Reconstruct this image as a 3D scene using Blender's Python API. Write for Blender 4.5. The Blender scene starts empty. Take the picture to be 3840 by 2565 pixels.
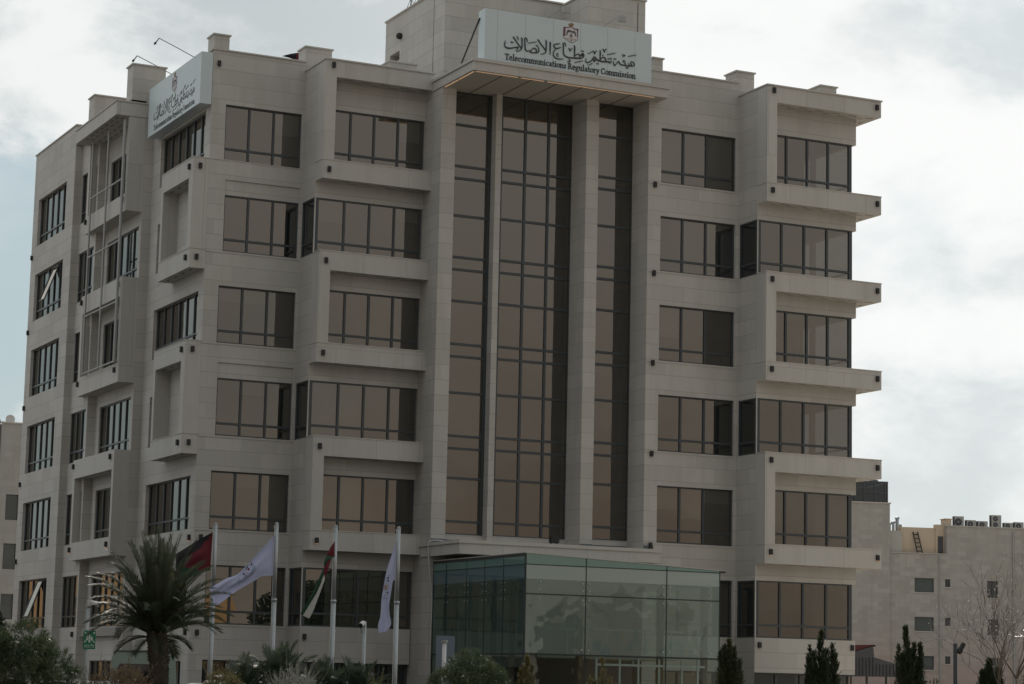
import bpy, math, random
from mathutils import Vector, Matrix
R_ = math.radians
scn = bpy.context.scene
COL = scn.collection
DATA = {"ARABIC":[[[0.933,0.919,0.011],[0.907,0.83,0.022],[0.891,0.724,0.037],[0.94,0.636,0.056],[1.061,0.602,0.067],[1.227,0.63,0.056],[1.393,0.683,0.049],[1.523,0.713,0.045],[1.497,0.654,0.038],[1.424,0.558,0.026]],[[0.959,0.828,0.015],[0.918,0.78,0.034]],[[1.193,0.884,0.056],[1.207,0.872,0.056]],[[1.262,0.875,0.056],[1.27,0.867,0.056]],[[1.29,1.1,0.056],[1.386,0.984,0.049],[1.501,0.845,0.045],[1.606,0.739,0.045],[1.645,0.675,0.03]],[[1.653,1.14,0.023],[1.679,1.078,0.053],[1.686,0.94,0.045],[1.69,0.768,0.045],[1.664,0.652,0.041],[1.582,0.572,0.038],[1.435,0.516,0.019]],[[1.447,1.148,0.041],[1.495,1.095,0.034],[1.512,1.002,0.019]],[[1.802,1.13,0.041],[1.817,0.924,0.045],[1.831,0.719,0.049],[1.87,0.621,0.049],[1.964,0.599,0.038],[2.038,0.644,0.026]],[[1.849,1.154,0.038],[1.906,1.093,0.038],[1.924,0.983,0.019]],[[1.957,0.936,0.023],[2.152,0.998,0.03],[2.348,1.052,0.023]],[[2.047,0.663,0.026],[2.095,0.618,0.03],[2.176,0.742,0.038],[2.27,0.763,0.049],[2.356,0.698,0.049],[2.33,0.607,0.045],[2.199,0.566,0.049],[2.059,0.569,0.041]],[[2.33,0.581,0.053],[2.442,0.632,0.045],[2.468,0.705,0.038],[2.437,0.822,0.045]],[[2.342,0.898,0.053],[2.349,0.892,0.053]],[[2.408,0.887,0.053],[2.415,0.881,0.053]],[[2.411,1.148,0.057],[2.527,1.008,0.049],[2.662,0.871,0.049],[2.758,0.763,0.045],[2.788,0.698,0.026]],[[2.768,1.19,0.023],[2.792,1.115,0.057],[2.793,0.924,0.045],[2.796,0.751,0.045],[2.761,0.65,0.045],[2.687,0.597,0.038],[2.547,0.556,0.015]],[[2.967,1.148,0.019],[2.982,1.072,0.06],[2.979,0.846,0.049],[2.979,0.594,0.023]],[[3.422,1.126,0.027],[3.28,1.089,0.045],[3.158,1.045,0.042],[3.16,0.958,0.045],[3.246,0.901,0.049],[3.36,0.926,0.049],[3.481,0.986,0.023]],[[3.247,0.884,0.034],[3.155,0.766,0.038],[3.129,0.624,0.042],[3.198,0.512,0.049],[3.331,0.469,0.049],[3.483,0.478,0.042],[3.605,0.507,0.015]],[[3.355,0.716,0.023],[3.298,0.699,0.023],[3.29,0.655,0.026],[3.356,0.652,0.019]],[[3.337,0.649,0.019],[3.29,0.611,0.023],[3.301,0.578,0.023],[3.376,0.592,0.019]],[[3.573,1.165,0.042],[3.59,0.967,0.049],[3.594,0.758,0.053],[3.659,0.645,0.053],[3.803,0.596,0.057],[3.955,0.596,0.057],[4.179,0.624,0.057]],[[3.629,1.199,0.038],[3.681,1.137,0.038],[3.695,1.051,0.019]],[[3.842,0.985,0.046],[3.881,0.938,0.038],[3.902,0.862,0.023]],[[3.902,0.862,0.023],[3.938,0.955,0.034],[3.985,0.988,0.049]],[[4.096,1.152,0.019],[4.113,1.058,0.065],[4.112,0.866,0.049],[4.106,0.647,0.038]],[[3.852,0.515,0.03],[3.929,0.456,0.034],[3.873,0.417,0.03],[3.797,0.417,0.019]],[[3.953,0.595,0.061],[4.276,0.625,0.061],[4.456,0.661,0.047],[4.544,0.748,0.043],[4.543,0.83,0.043],[4.488,0.864,0.043]],[[4.488,0.856,0.047],[4.426,0.798,0.05],[4.454,0.76,0.054],[4.526,0.779,0.043],[4.48,0.822,0.061]],[[4.113,0.68,0.029],[4.219,0.785,0.043],[4.309,0.798,0.047],[4.373,0.733,0.047],[4.348,0.663,0.039]],[[4.446,0.962,0.054],[4.454,0.957,0.054]],[[4.513,0.955,0.054],[4.521,0.95,0.054]],[[4.127,0.418,0.025],[4.315,0.485,0.032],[4.503,0.544,0.022]],[[4.663,0.674,0.014],[4.635,0.579,0.036],[4.667,0.501,0.043],[4.784,0.525,0.047],[4.909,0.617,0.047],[4.98,0.726,0.043],[5.033,0.791,0.047],[5.106,0.744,0.054],[5.18,0.671,0.058],[5.272,0.651,0.061]],[[5.008,0.68,0.065],[5.063,0.63,0.083],[5.028,0.584,0.054]],[[5.18,0.688,0.054],[5.272,0.651,0.061],[5.454,0.643,0.065],[5.599,0.655,0.061],[5.709,0.678,0.051]],[[5.299,1.119,0.018],[5.316,1.021,0.061],[5.313,0.855,0.047],[5.307,0.68,0.036]],[[5.316,0.706,0.029],[5.414,0.811,0.043],[5.505,0.824,0.051],[5.579,0.76,0.051],[5.563,0.674,0.043]],[[5.434,0.912,0.054],[5.445,0.907,0.054]],[[5.435,1.179,0.043],[5.472,1.126,0.036],[5.51,1.04,0.022]],[[5.51,1.04,0.022],[5.536,1.135,0.032],[5.59,1.193,0.047]],[[4.732,0.887,0.022],[4.848,0.939,0.029],[4.974,1.031,0.032],[5.02,0.996,0.036],[5.052,0.902,0.025]],[[5.052,0.902,0.025],[5.083,1.005,0.032],[5.137,1.046,0.047]],[[5.648,0.972,0.025],[5.83,1.03,0.033],[6.03,1.092,0.022]],[[5.703,0.8,0.047],[5.71,0.794,0.047]],[[5.766,0.827,0.051],[5.773,0.823,0.051]],[[5.834,0.828,0.051],[5.841,0.822,0.051]],[[5.69,0.692,0.047],[5.764,0.636,0.061],[5.818,0.66,0.047],[5.835,0.745,0.036]],[[5.954,0.729,0.025],[5.947,0.628,0.036],[5.994,0.543,0.043],[6.057,0.61,0.04],[6.147,0.722,0.04],[6.192,0.745,0.047],[6.258,0.654,0.051],[6.369,0.619,0.051],[6.46,0.632,0.051],[6.59,0.608,0.054],[6.736,0.628,0.054],[6.884,0.649,0.047],[6.938,0.706,0.044],[6.9,0.793,0.044],[6.788,0.827,0.036],[6.753,0.756,0.033],[6.809,0.697,0.04],[6.755,0.639,0.036]],[[6.457,0.848,0.025],[6.402,0.815,0.029],[6.421,0.776,0.033],[6.494,0.8,0.022]],[[6.376,0.754,0.022],[6.504,0.788,0.018]],[[6.495,0.737,0.033],[6.515,0.64,0.043]],[[5.976,0.838,0.054],[5.984,0.832,0.054]],[[6.044,0.834,0.051],[6.052,0.828,0.051]],[[6.56,0.532,0.054],[6.567,0.527,0.054]],[[6.628,0.528,0.054],[6.635,0.523,0.054]],[[6.361,1.06,0.036],[6.453,1.064,0.04],[6.481,1.035,0.036],[6.363,0.976,0.018]],[[6.638,1.031,0.022],[6.821,1.09,0.033],[7.023,1.152,0.022]],[[6.661,0.726,0.033],[6.699,0.648,0.044]],[[4.732,0.394,0.018],[4.84,0.434,0.025],[4.939,0.489,0.04]],[[5.165,0.523,0.05],[5.172,0.519,0.05]],[[5.223,0.515,0.05],[5.231,0.511,0.05]]],"EMBLEM":{"mantle_L":[[3.578,1.875],[3.692,1.883],[3.825,1.889],[3.929,1.935],[3.948,1.907],[3.854,1.863],[3.674,1.832],[3.671,1.496],[3.586,1.488],[3.572,1.717]],"mantle_R":[[3.948,1.937],[4.015,1.904],[4.111,1.874],[4.254,1.881],[4.298,1.831],[4.265,1.8],[4.262,1.489],[4.219,1.487],[4.212,1.818],[4.074,1.825],[3.958,1.895]],"field":[[3.674,1.832],[3.854,1.863],[3.948,1.907],[4.074,1.825],[4.212,1.818],[4.219,1.487],[4.271,1.482],[4.272,1.434],[4.103,1.322],[3.99,1.254],[3.895,1.249],[3.78,1.32],[3.635,1.404],[3.587,1.467],[3.671,1.496]],"line":[[3.575,1.561],[3.587,1.458],[3.635,1.404],[3.779,1.329],[3.876,1.259],[3.962,1.241],[4.047,1.271],[4.122,1.334],[4.272,1.425]],"crown":[[3.793,2.037],[3.86,2.03],[3.907,2.071],[3.939,2.12],[3.964,2.08],[4.021,2.079],[4.069,2.051],[4.047,1.987],[4.014,1.938],[3.843,1.922],[3.814,1.97]],"wingL":[[3.817,1.792],[3.866,1.76],[3.942,1.758],[3.943,1.692],[3.858,1.68],[3.792,1.662],[3.747,1.524],[3.719,1.512],[3.716,1.616],[3.752,1.743]],"wingR":[[3.942,1.736],[4.056,1.752],[4.065,1.788],[4.133,1.728],[4.178,1.604],[4.161,1.505],[4.131,1.571],[4.096,1.653],[4.02,1.677],[3.943,1.684]],"body":[[3.944,1.666],[3.992,1.603],[4.013,1.536],[3.995,1.481],[3.948,1.457],[3.89,1.475],[3.865,1.533],[3.907,1.6]],"ribbon":[[3.749,1.407],[3.854,1.383],[3.93,1.415],[4.006,1.396],[4.083,1.385],[4.158,1.413]],"star":[[3.902,1.355],[3.945,1.378],[3.988,1.367],[3.998,1.325],[3.951,1.292],[3.903,1.307]]},"F2":{"T":[[23.292,5.811],[22.913,5.403],[22.563,5.007],[22.215,4.631],[21.859,4.48],[21.525,4.279],[21.341,4.186]],"B":[[23.302,4.623],[22.964,4.596],[22.731,4.454],[22.216,4.159],[21.987,4.005],[21.76,3.817],[21.542,3.682]]},"F4":{"T":[[26.513,5.777],[26.341,5.234],[26.215,4.813],[26.124,4.296],[26.072,3.94],[26.057,3.527],[25.988,3.23],[26.037,3.026]],"B":[[26.513,4.568],[26.432,4.535],[26.383,4.247],[26.328,3.949],[26.311,3.83],[26.334,3.575],[26.392,3.292],[26.271,3.082]]},"F1":{"T":[[21.657,5.855],[21.277,5.634],[20.953,5.418],[20.524,5.141]],"B":[[21.619,4.739],[21.356,4.665],[21.03,4.511],[20.671,4.321]]},"F3":{"red":[[24.877,5.705],[24.733,5.46],[24.627,5.243],[24.868,5.211]],"green":[[24.868,5.211],[24.627,5.243],[24.543,5.055],[24.538,4.878],[24.643,5.119],[24.774,5.178]],"red2":[[24.774,5.178],[24.643,5.119],[24.549,4.878],[24.559,4.603],[24.588,4.541],[24.69,4.856]],"white":[[24.556,4.674],[24.459,4.423],[24.32,4.101],[23.948,3.474],[24.139,3.392],[24.261,3.642],[24.588,4.541]],"green2":[[24.538,4.878],[24.417,4.562],[24.306,4.276],[24.102,3.882],[23.871,3.524],[23.948,3.474],[24.32,4.101],[24.556,4.674]],"black":[[23.948,3.474],[24.085,3.338],[24.139,3.392]]},"FR":{"T":[[34.838,29.302],[34.28,29.161],[33.846,28.992]],"B":[[34.851,28.945],[34.289,28.914],[33.847,28.961]]},"F2L":{"dots":[[22.558,4.99,0.018,"k"],[22.57,4.918,0.03,"k"],[22.441,4.869,0.016,"k"],[22.438,4.821,0.024,"g"],[22.412,4.777,0.018,"k"],[22.485,4.775,0.034,"r"],[22.345,4.633,0.032,"k"],[22.398,4.587,0.02,"k"],[22.432,4.657,0.02,"o"],[22.427,4.537,0.016,"k"]],"arcs":[[[22.641,4.89],[22.684,4.805],[22.649,4.7],[22.562,4.594],[22.474,4.504]],[[22.597,4.854],[22.628,4.769],[22.578,4.646],[22.482,4.539]],[[22.15,4.44],[22.206,4.39],[22.298,4.373],[22.404,4.432],[22.474,4.504]],[[22.202,4.493],[22.241,4.443],[22.314,4.429]]]},"F4L":{"dots":[[26.259,4.696,0.016,"k"],[26.236,4.626,0.03,"k"],[26.208,4.56,0.018,"r"],[26.252,4.534,0.024,"k"],[26.228,4.192,0.026,"k"]],"star":[[26.162,4.505],[26.187,4.407],[26.246,4.425],[26.214,4.359],[26.238,4.29],[26.19,4.314],[26.141,4.247],[26.146,4.346],[26.119,4.394],[26.157,4.412]],"arcs":[[[26.109,4.089],[26.194,4.111]],[[26.101,4.029],[26.176,4.026],[26.233,4.054]]]}}

# ------------------------------------------------------------------ camera
def cam_axes(p, y, r):
    cy, sy, cp, sp = math.cos(y), math.sin(y), math.cos(p), math.sin(p)
    f = Vector((sy*cp, cy*cp, sp)); rt = Vector((cy, -sy, 0)); up = rt.cross(f)
    cr, sr = math.cos(r), math.sin(r)
    return cr*rt + sr*up, cr*up - sr*rt, f
cd = bpy.data.cameras.new('camera'); cam = bpy.data.objects.new('camera', cd); COL.objects.link(cam)
rt, up, fw = cam_axes(R_(8.3923), R_(25.5518), R_(1.2705))
cam.matrix_world = Matrix(((rt.x, up.x, -fw.x, 0), (rt.y, up.y, -fw.y, 0), (rt.z, up.z, -fw.z, 1.6), (0, 0, 0, 1)))
cd.sensor_width = 36.0; cd.lens = 81.873; cd.clip_start = 0.5; cd.clip_end = 6000
scn.camera = cam
scn.view_settings.view_transform = 'Standard'; scn.view_settings.look = 'None'
scn.view_settings.exposure = 0.0; scn.view_settings.gamma = 1.0

# ------------------------------------------------------------------ sun
SUN_AZ, SUN_EL = 28.0, 37.0            # degrees from +Y towards +X; behind the building
sd = Vector((math.sin(R_(SUN_AZ))*math.cos(R_(SUN_EL)), math.cos(R_(SUN_AZ))*math.cos(R_(SUN_EL)), math.sin(R_(SUN_EL))))
sl = bpy.data.lights.new('sun', 'SUN'); so = bpy.data.objects.new('sun', sl); COL.objects.link(so)
sl.energy = 3.0; sl.angle = R_(4.0); sl.color = (1.0, 0.93, 0.83)
so.rotation_euler = sd.to_track_quat('Z', 'Y').to_euler(); so.location = (0, 0, 80)

# ------------------------------------------------------------------ world: sky seen through broken cloud
w = bpy.data.worlds.new('World'); scn.world = w; w.use_nodes = True
nt = w.node_tree; nt.nodes.clear()
def N(tree, t, **kw):
    n = tree.nodes.new(t)
    for k, v in kw.items(): setattr(n, k, v)
    return n
def mixc(tree, fac, a, b, mode='MIX'):
    m = N(tree, 'ShaderNodeMix', data_type='RGBA', blend_type=mode)
    for s, v in ((0, fac), (6, a), (7, b)):
        if hasattr(v, 'links'): tree.links.new(v, m.inputs[s])
        else: m.inputs[s].default_value = v
    return m.outputs[2]
def mth(tree, op, a, b=None, c=None, clamp=False):
    m = N(tree, 'ShaderNodeMath', operation=op, use_clamp=clamp)
    for i, v in enumerate((a, b, c)):
        if v is None: continue
        if hasattr(v, 'links'): tree.links.new(v, m.inputs[i])
        else: m.inputs[i].default_value = v
    return m.outputs[0]
def maprange(tree, v, a, b, c=0.0, d=1.0, smooth=True):
    m = N(tree, 'ShaderNodeMapRange', interpolation_type='SMOOTHSTEP' if smooth else 'LINEAR')
    tree.links.new(v, m.inputs[0])
    for i, x in enumerate((a, b, c, d)): m.inputs[1+i].default_value = x
    return m.outputs[0]
tc = N(nt, 'ShaderNodeTexCoord')
sky = N(nt, 'ShaderNodeTexSky', sky_type='NISHITA'); sky.sun_disc = False
sky.sun_elevation = R_(SUN_EL); sky.sun_rotation = R_(SUN_AZ); sky.air_density = 1.2; sky.dust_density = 2.5
mp = N(nt, 'ShaderNodeMapping'); mp.inputs['Scale'].default_value = (1, 1, 1.7); mp.inputs['Location'].default_value = (0.31, 0.77, 0.12)
nt.links.new(tc.outputs['Generated'], mp.inputs[0])
def noise(tree, vec, scale, det=6, rough=.55, dist=0.0):
    n = N(tree, 'ShaderNodeTexNoise'); n.inputs['Scale'].default_value = scale; n.inputs['Detail'].default_value = det
    n.inputs['Roughness'].default_value = rough; n.inputs['Distortion'].default_value = dist
    tree.links.new(vec, n.inputs['Vector']); return n.outputs['Fac']
n1 = noise(nt, mp.outputs[0], 7.0, 9, .58, .3)       # cloud billows
n2 = noise(nt, mp.outputs[0], 2.6, 6, .5, .2)        # broad cover
n3 = noise(nt, mp.outputs[0], 26.0, 7, .6, .2)       # ragged edges
def near(d, a, b, amp=.10):
    """1 near direction d, 0 far away, with an edge broken up by the cloud noise"""
    s = N(nt, 'ShaderNodeVectorMath', operation='DISTANCE'); nt.links.new(tc.outputs['Generated'], s.inputs[0]); s.inputs[1].default_value = d
    v = mth(nt, 'ADD', s.outputs['Value'], mth(nt, 'MULTIPLY', mth(nt, 'SUBTRACT', n1, .5), amp*2))
    v = mth(nt, 'ADD', v, mth(nt, 'MULTIPLY', mth(nt, 'SUBTRACT', n3, .5), amp*.7))
    return maprange(nt, v, a, b, 1.0, 0.0)
gap = mth(nt, 'MULTIPLY', near((0.2150, 0.9571, 0.194), .014, .050, .15), .80)
for d, a, b, k in (((-0.25, 0.96, 0.09), .05, .22, .95), ((0.222, 0.9634, 0.132), .010, .036, .85), ((0.5720, 0.8050, 0.205), .0, .05, .30), ((0.5926, 0.8, 0.0935), .01, .07, .32), ((0.590, 0.757, 0.285), .0, .04, .35)):
    gap = mth(nt, 'MAXIMUM', gap, mth(nt, 'MULTIPLY', near(d, a, b), k))
# thinner cover away from the sun, behind the camera
sep = N(nt, 'ShaderNodeSeparateXYZ'); nt.links.new(tc.outputs['Generated'], sep.inputs[0])
back = maprange(nt, sep.outputs['Y'], .1, -.5)
gap = mth(nt, 'MAXIMUM', gap, mth(nt, 'MULTIPLY', mth(nt, 'MULTIPLY', back, maprange(nt, n2, .45, .62)), .22))
cl = mixc(nt, maprange(nt, n1, .40, .60), (5.5, 6.0, 6.15, 1), (8.9, 9.1, 9.0, 1))
sunv = N(nt, 'ShaderNodeVectorMath', operation='DOT_PRODUCT'); nt.links.new(tc.outputs['Generated'], sunv.inputs[0]); sunv.inputs[1].default_value = sd
glow = maprange(nt, sunv.outputs['Value'], .93, 1.0)
cl = mixc(nt, glow, cl, (15.0, 14.6, 13.6, 1))
rightw = maprange(nt, sep.outputs['X'], .30, .52)
cl = mixc(nt, mth(nt, 'MULTIPLY', mth(nt, 'MULTIPLY', rightw, maprange(nt, n1, .38, .52, .62, 1.0)), .88), cl, (9.75, 9.85, 9.75, 1))
cl = mixc(nt, back, cl, (5.35, 5.2, 4.95, 1))         # dusty, dimmer cloud away from the sun
lowb = mth(nt, 'MULTIPLY', back, maprange(nt, sep.outputs['Z'], .22, .0))
cl = mixc(nt, lowb, cl, mixc(nt, maprange(nt, n1, .38, .62), (3.4, 2.65, 2.0, 1), (4.9, 4.0, 3.2, 1)))
zen = maprange(nt, sep.outputs['Z'], .45, .9)
cl = mixc(nt, mth(nt, 'MULTIPLY', zen, .7), cl, (5.0, 5.4, 5.7, 1))
skyc = mixc(nt, 1.0, sky.outputs[0], (0.95, 0.95, 0.9, 1), 'MULTIPLY')
gapc = mixc(nt, .85, skyc, (3.3, 4.75, 5.6, 1))
fin = mixc(nt, gap, cl, gapc)
bg = N(nt, 'ShaderNodeBackground'); bg.inputs['Strength'].default_value = 0.1
nt.links.new(fin, bg.inputs[0])
wo = N(nt, 'ShaderNodeOutputWorld'); nt.links.new(bg.outputs[0], wo.inputs[0])

# ------------------------------------------------------------------ materials
M = {}
def newmat(name):
    m = bpy.data.materials.new(name); m.use_nodes = True; M[name] = m
    t = m.node_tree; return m, t, t.nodes['Principled BSDF'], t.nodes['Material Output']
def plain(name, col, rough=.6, metal=0.0, var=.12, vscale=3.0, spec=.4, bump=0.0):
    m, t, b, o = newmat(name)
    g = N(t, 'ShaderNodeNewGeometry')
    f = noise(t, g.outputs['Position'], vscale, 5, .6)
    c = mixc(t, f, (col[0]*(1-var), col[1]*(1-var), col[2]*(1-var), 1), (col[0]*(1+var), col[1]*(1+var), col[2]*(1+var), 1))
    t.links.new(c, b.inputs['Base Color']); b.inputs['Roughness'].default_value = rough; b.inputs['Metallic'].default_value = metal
    b.inputs['Specular IOR Level'].default_value = spec
    if bump:
        bp = N(t, 'ShaderNodeBump'); bp.inputs['Strength'].default_value = bump; bp.inputs['Distance'].default_value = .02
        t.links.new(f, bp.inputs['Height']); t.links.new(bp.outputs[0], b.inputs['Normal'])
    return m
def stone(name, a, b_, mortar, bw, rh, ms=.010, zoff=0.0, stain=.25, patch=None, course=None):
    m, t, b, o = newmat(name)
    g = N(t, 'ShaderNodeNewGeometry'); s = N(t, 'ShaderNodeSeparateXYZ'); t.links.new(g.outputs['Position'], s.inputs[0])
    c = N(t, 'ShaderNodeCombineXYZ'); t.links.new(mth(t, 'ADD', s.outputs[0], s.outputs[1]), c.inputs[0]); t.links.new(mth(t, 'ADD', s.outputs[2], zoff), c.inputs[1])
    br = N(t, 'ShaderNodeTexBrick', offset=.43, offset_frequency=2, squash=1.0)
    t.links.new(c.outputs[0], br.inputs['Vector'])
    br.inputs['Color1'].default_value = (*a, 1); br.inputs['Color2'].default_value = (*b_, 1); br.inputs['Mortar'].default_value = (*mortar, 1)
    br.inputs['Scale'].default_value = 1.0; br.inputs['Mortar Size'].default_value = ms; br.inputs['Mortar Smooth'].default_value = .2
    br.inputs['Bias'].default_value = 0.0; br.inputs['Brick Width'].default_value = bw; br.inputs['Row Height'].default_value = rh
    col = br.outputs['Color']
    if course:           # continuous bed joints, stronger than the upright ones
        fr = mth(t, 'FRACT', mth(t, 'DIVIDE', mth(t, 'ADD', s.outputs[2], zoff), course[0]))
        dl = mth(t, 'ABSOLUTE', mth(t, 'SUBTRACT', fr, .5)); line = maprange(t, dl, .5-course[1]/course[0], .5-course[1]*.4/course[0])
        col = mixc(t, mth(t, 'MULTIPLY', line, course[2]), col, (.20, .195, .185, 1))
    # rain streaks and blotches with a shape of their own
    mp_ = N(t, 'ShaderNodeMapping'); mp_.inputs['Scale'].default_value = (1.6, 1.6, .22); t.links.new(g.outputs['Position'], mp_.inputs[0])
    st = maprange(t, noise(t, mp_.outputs[0], 1.0, 7, .65), .42, .70)
    col = mixc(t, mth(t, 'MULTIPLY', st, stain), col, (a[0]*.74, a[1]*.73, a[2]*.70, 1))
    bl = maprange(t, noise(t, g.outputs['Position'], .55, 5, .6), .50, .72)
    col = mixc(t, mth(t, 'MULTIPLY', bl, stain*.8), col, (a[0]*.86, a[1]*.83, a[2]*.78, 1))
    fine = noise(t, g.outputs['Position'], 9.0, 6, .7)
    col = mixc(t, maprange(t, fine, .3, .75, 0, .22), col, (a[0]*.80, a[1]*.80, a[2]*.79, 1))
    if patch:
        pz = maprange(t, mth(t, 'ADD', s.outputs[2], mth(t, 'MULTIPLY', noise(t, g.outputs['Position'], .8, 5), 5.0)), patch[0], patch[1], .55, 0.0)
        col = mixc(t, pz, col, (*patch[2], 1))
    t.links.new(col, b.inputs['Base Color']); b.inputs['Roughness'].default_value = .72; b.inputs['Specular IOR Level'].default_value = .3
    bp = N(t, 'ShaderNodeBump'); bp.inputs['Strength'].default_value = .35; bp.inputs['Distance'].default_value = .01
    t.links.new(fine, bp.inputs['Height']); t.links.new(bp.outputs[0], b.inputs['Normal'])
    return m
def glass(name, tint, trans, f0, wob=.004, wscale=.5, base=None):
    m, t, b, o = newmat(name); t.nodes.remove(b)
    g = N(t, 'ShaderNodeNewGeometry')
    bp = N(t, 'ShaderNodeBump'); bp.inputs['Strength'].default_value = 1.0; bp.inputs['Distance'].default_value = wob
    t.links.new(noise(t, g.outputs['Position'], wscale, 2, .5), bp.inputs['Height'])
    lw = N(t, 'ShaderNodeLayerWeight'); lw.inputs['Blend'].default_value = .5
    p5 = mth(t, 'POWER', lw.outputs['Facing'], 5.0)
    fac = mth(t, 'ADD', mth(t, 'MULTIPLY', p5, 1-f0), f0)
    gl = N(t, 'ShaderNodeBsdfGlossy'); gl.inputs['Roughness'].default_value = 0.0; gl.inputs['Color'].default_value = (*tint, 1)
    t.links.new(bp.outputs[0], gl.inputs['Normal'])
    tr = N(t, 'ShaderNodeBsdfTransparent'); tr.inputs['Color'].default_value = (*trans, 1)
    body = tr.outputs[0]
    if base:
        df = N(t, 'ShaderNodeBsdfDiffuse'); df.inputs['Color'].default_value = (*base[0], 1)
        m0 = N(t, 'ShaderNodeMixShader'); m0.inputs[0].default_value = base[1]
        t.links.new(tr.outputs[0], m0.inputs[1]); t.links.new(df.outputs[0], m0.inputs[2]); body = m0.outputs[0]
    mx = N(t, 'ShaderNodeMixShader'); t.links.new(fac, mx.inputs[0]); t.links.new(body, mx.inputs[1]); t.links.new(gl.outputs[0], mx.inputs[2])
    t.links.new(mx.outputs[0], o.inputs[0]); return m
def leaf(name, a, b_, transl=.35, rough=.45, scale=2.2, spec=.35):
    m, t, b, o = newmat(name)
    g = N(t, 'ShaderNodeNewGeometry')
    f = maprange(t, noise(t, g.outputs['Position'], scale, 4, .6), .35, .65)
    f2 = noise(t, g.outputs['Position'], scale*9, 3, .6)
    c = mixc(t, mth(t, 'MULTIPLY_ADD', f, .7, mth(t, 'MULTIPLY', f2, .3)), (*a, 1), (*b_, 1))
    t.links.new(c, b.inputs['Base Color']); b.inputs['Roughness'].default_value = rough; b.inputs['Specular IOR Level'].default_value = spec
    tl = N(t, 'ShaderNodeBsdfTranslucent'); t.links.new(c, tl.inputs['Color'])
    mx = N(t, 'ShaderNodeMixShader'); mx.inputs[0].default_value = transl
    t.links.new(b.outputs[0], mx.inputs[1]); t.links.new(tl.outputs[0], mx.inputs[2]); t.links.new(mx.outputs[0], o.inputs[0]); return m
def emit(name, col, s):
    m, t, b, o = newmat(name); t.nodes.remove(b)
    e = N(t, 'ShaderNodeEmission'); e.inputs[0].default_value = (*col, 1); e.inputs[1].default_value = s
    t.links.new(e.outputs[0], o.inputs[0]); return m

stone('limestone', (.492, .478, .452), (.418, .407, .386), (.395, .385, .36), 1.55, .6333, .010, -.0133, .42, None, (.6333, .017, .52))
stone('coping', (.475, .458, .425), (.455, .44, .41), (.30, .29, .275), 2.4, 5.0, .008, 2.0)
stone('smooth_stone', (.488, .475, .45), (.452, .44, .416), (.29, .28, .26), 1.9, 9.0, .010, 3.0, .40)
stone('old_limestone', (.40, .39, .37), (.325, .315, .298), (.31, .30, .285), .62, .36, .006, 0.0, .5, (3.5, 10.5, (.40, .255, .235)))
stone('pale_limestone', (.36, .36, .35), (.32, .318, .308), (.30, .295, .285), .7, .38, .008, .1, .4)
plain('plaster', (.52, .43, .33), .85, 0, .08, 1.0)
plain('grey_plaster', (.42, .41, .385), .85, 0, .08, 1.0)
plain('soffit_panel', (.46, .435, .39), .6, 0, .05, .8)
plain('dark_slot', (.05, .048, .045), .8)
plain('frame_metal', (.044, .054, .060), .42, .0, .1, 4.0, .5)
plain('interior', (.22, .205, .185), .9, 0, .1, .5)
plain('blind', (.72, .70, .64), .8, 0, .04, .5); plain('slab', (.30, .285, .26), .9, 0, .1, .5)
plain('sign_panel', (.51, .585, .61), .38, 0, .03, .5, .5)
plain('letter_black', (.035, .04, .042), .45)
plain('emblem_maroon', (.13, .055, .06), .6); plain('emblem_gold', (.30, .20, .11), .6); plain('emblem_white', (.55, .54, .57), .6); plain('emblem_dark', (.07, .075, .09), .6)
plain('emblem_grey', (.20, .18, .16), .6)
plain('galvanised', (.36, .39, .40), .45, .5, .18, 6.0); plain('grey_pipe', (.33, .335, .33), .5, .2, .12, 5.0)
plain('dark_steel', (.045, .047, .05), .5, .3, .15, 6.0); plain('brown_steel', (.12, .075, .05), .55, 0, .12, 4.0)
plain('lamp_black', (.018, .019, .02), .5); plain('white_plastic', (.55, .55, .55), .4, 0, .05)
plain('white_cloth', (.41, .44, .62), .85, 0, .04, 6.0); plain('red_cloth', (.115, .013, .020), .85, 0, .1, 6.0)
plain('black_cloth', (.016, .016, .02), .85); plain('green_cloth', (.012, .055, .028), .85, 0, .1, 6.0); plain('plainwhite_cloth', (.42, .42, .40), .85, 0, .05, 6.0)
plain('sign_green', (.01, .17, .075), .5, 0, .06, 9.0); plain('sign_white', (.62, .66, .62), .5)
plain('asphalt', (.052, .053, .055), .9, 0, .25, 1.2, .3, .3); plain('concrete', (.54, .475, .39), .85, 0, .15, .8, .3, .2)
plain('soil', (.14, .105, .075), .95, 0, .3, 1.5, .2, .4); plain('gravel', (.30, .27, .23), .95, 0, .25, .6, .2, .3)
plain('bark', (.13, .10, .075), .9, 0, .35, 9.0, .2, .5); plain('palm_bark', (.085, .073, .060), .95, 0, .4, 12.0, .2, .6)
plain('twig_bark', (.17, .145, .125), .35, 0, .3, 9.0, .9)
plain('van_paint', (.27, .34, .305), .3, 0, .03, 1.0, .5); plain('white_paint', (.72, .73, .73), .28, 0, .03, 1.0, .5)
plain('silver_paint', (.40, .41, .42), .3, .4, .03, 1.0, .5); plain('tyre', (.02, .02, .02), .9)
plain('blue_grey_panel', (.13, .16, .20), .55, 0, .06, 2.0); plain('shutter', (.085, .105, .10), .6, 0, .08, 2.0)
plain('ac_case', (.34, .345, .33), .5, 0, .06, 3.0); plain('rust_roof', (.050, .020, .019), 1.0, 0, .2, 3.0, 0.0); plain('shed_sheet', (.075, .08, .09), .6, .2, .2, 3.0)
plain('ochre_plaster', (.52, .35, .18), .85, 0, .1, .6)
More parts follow.
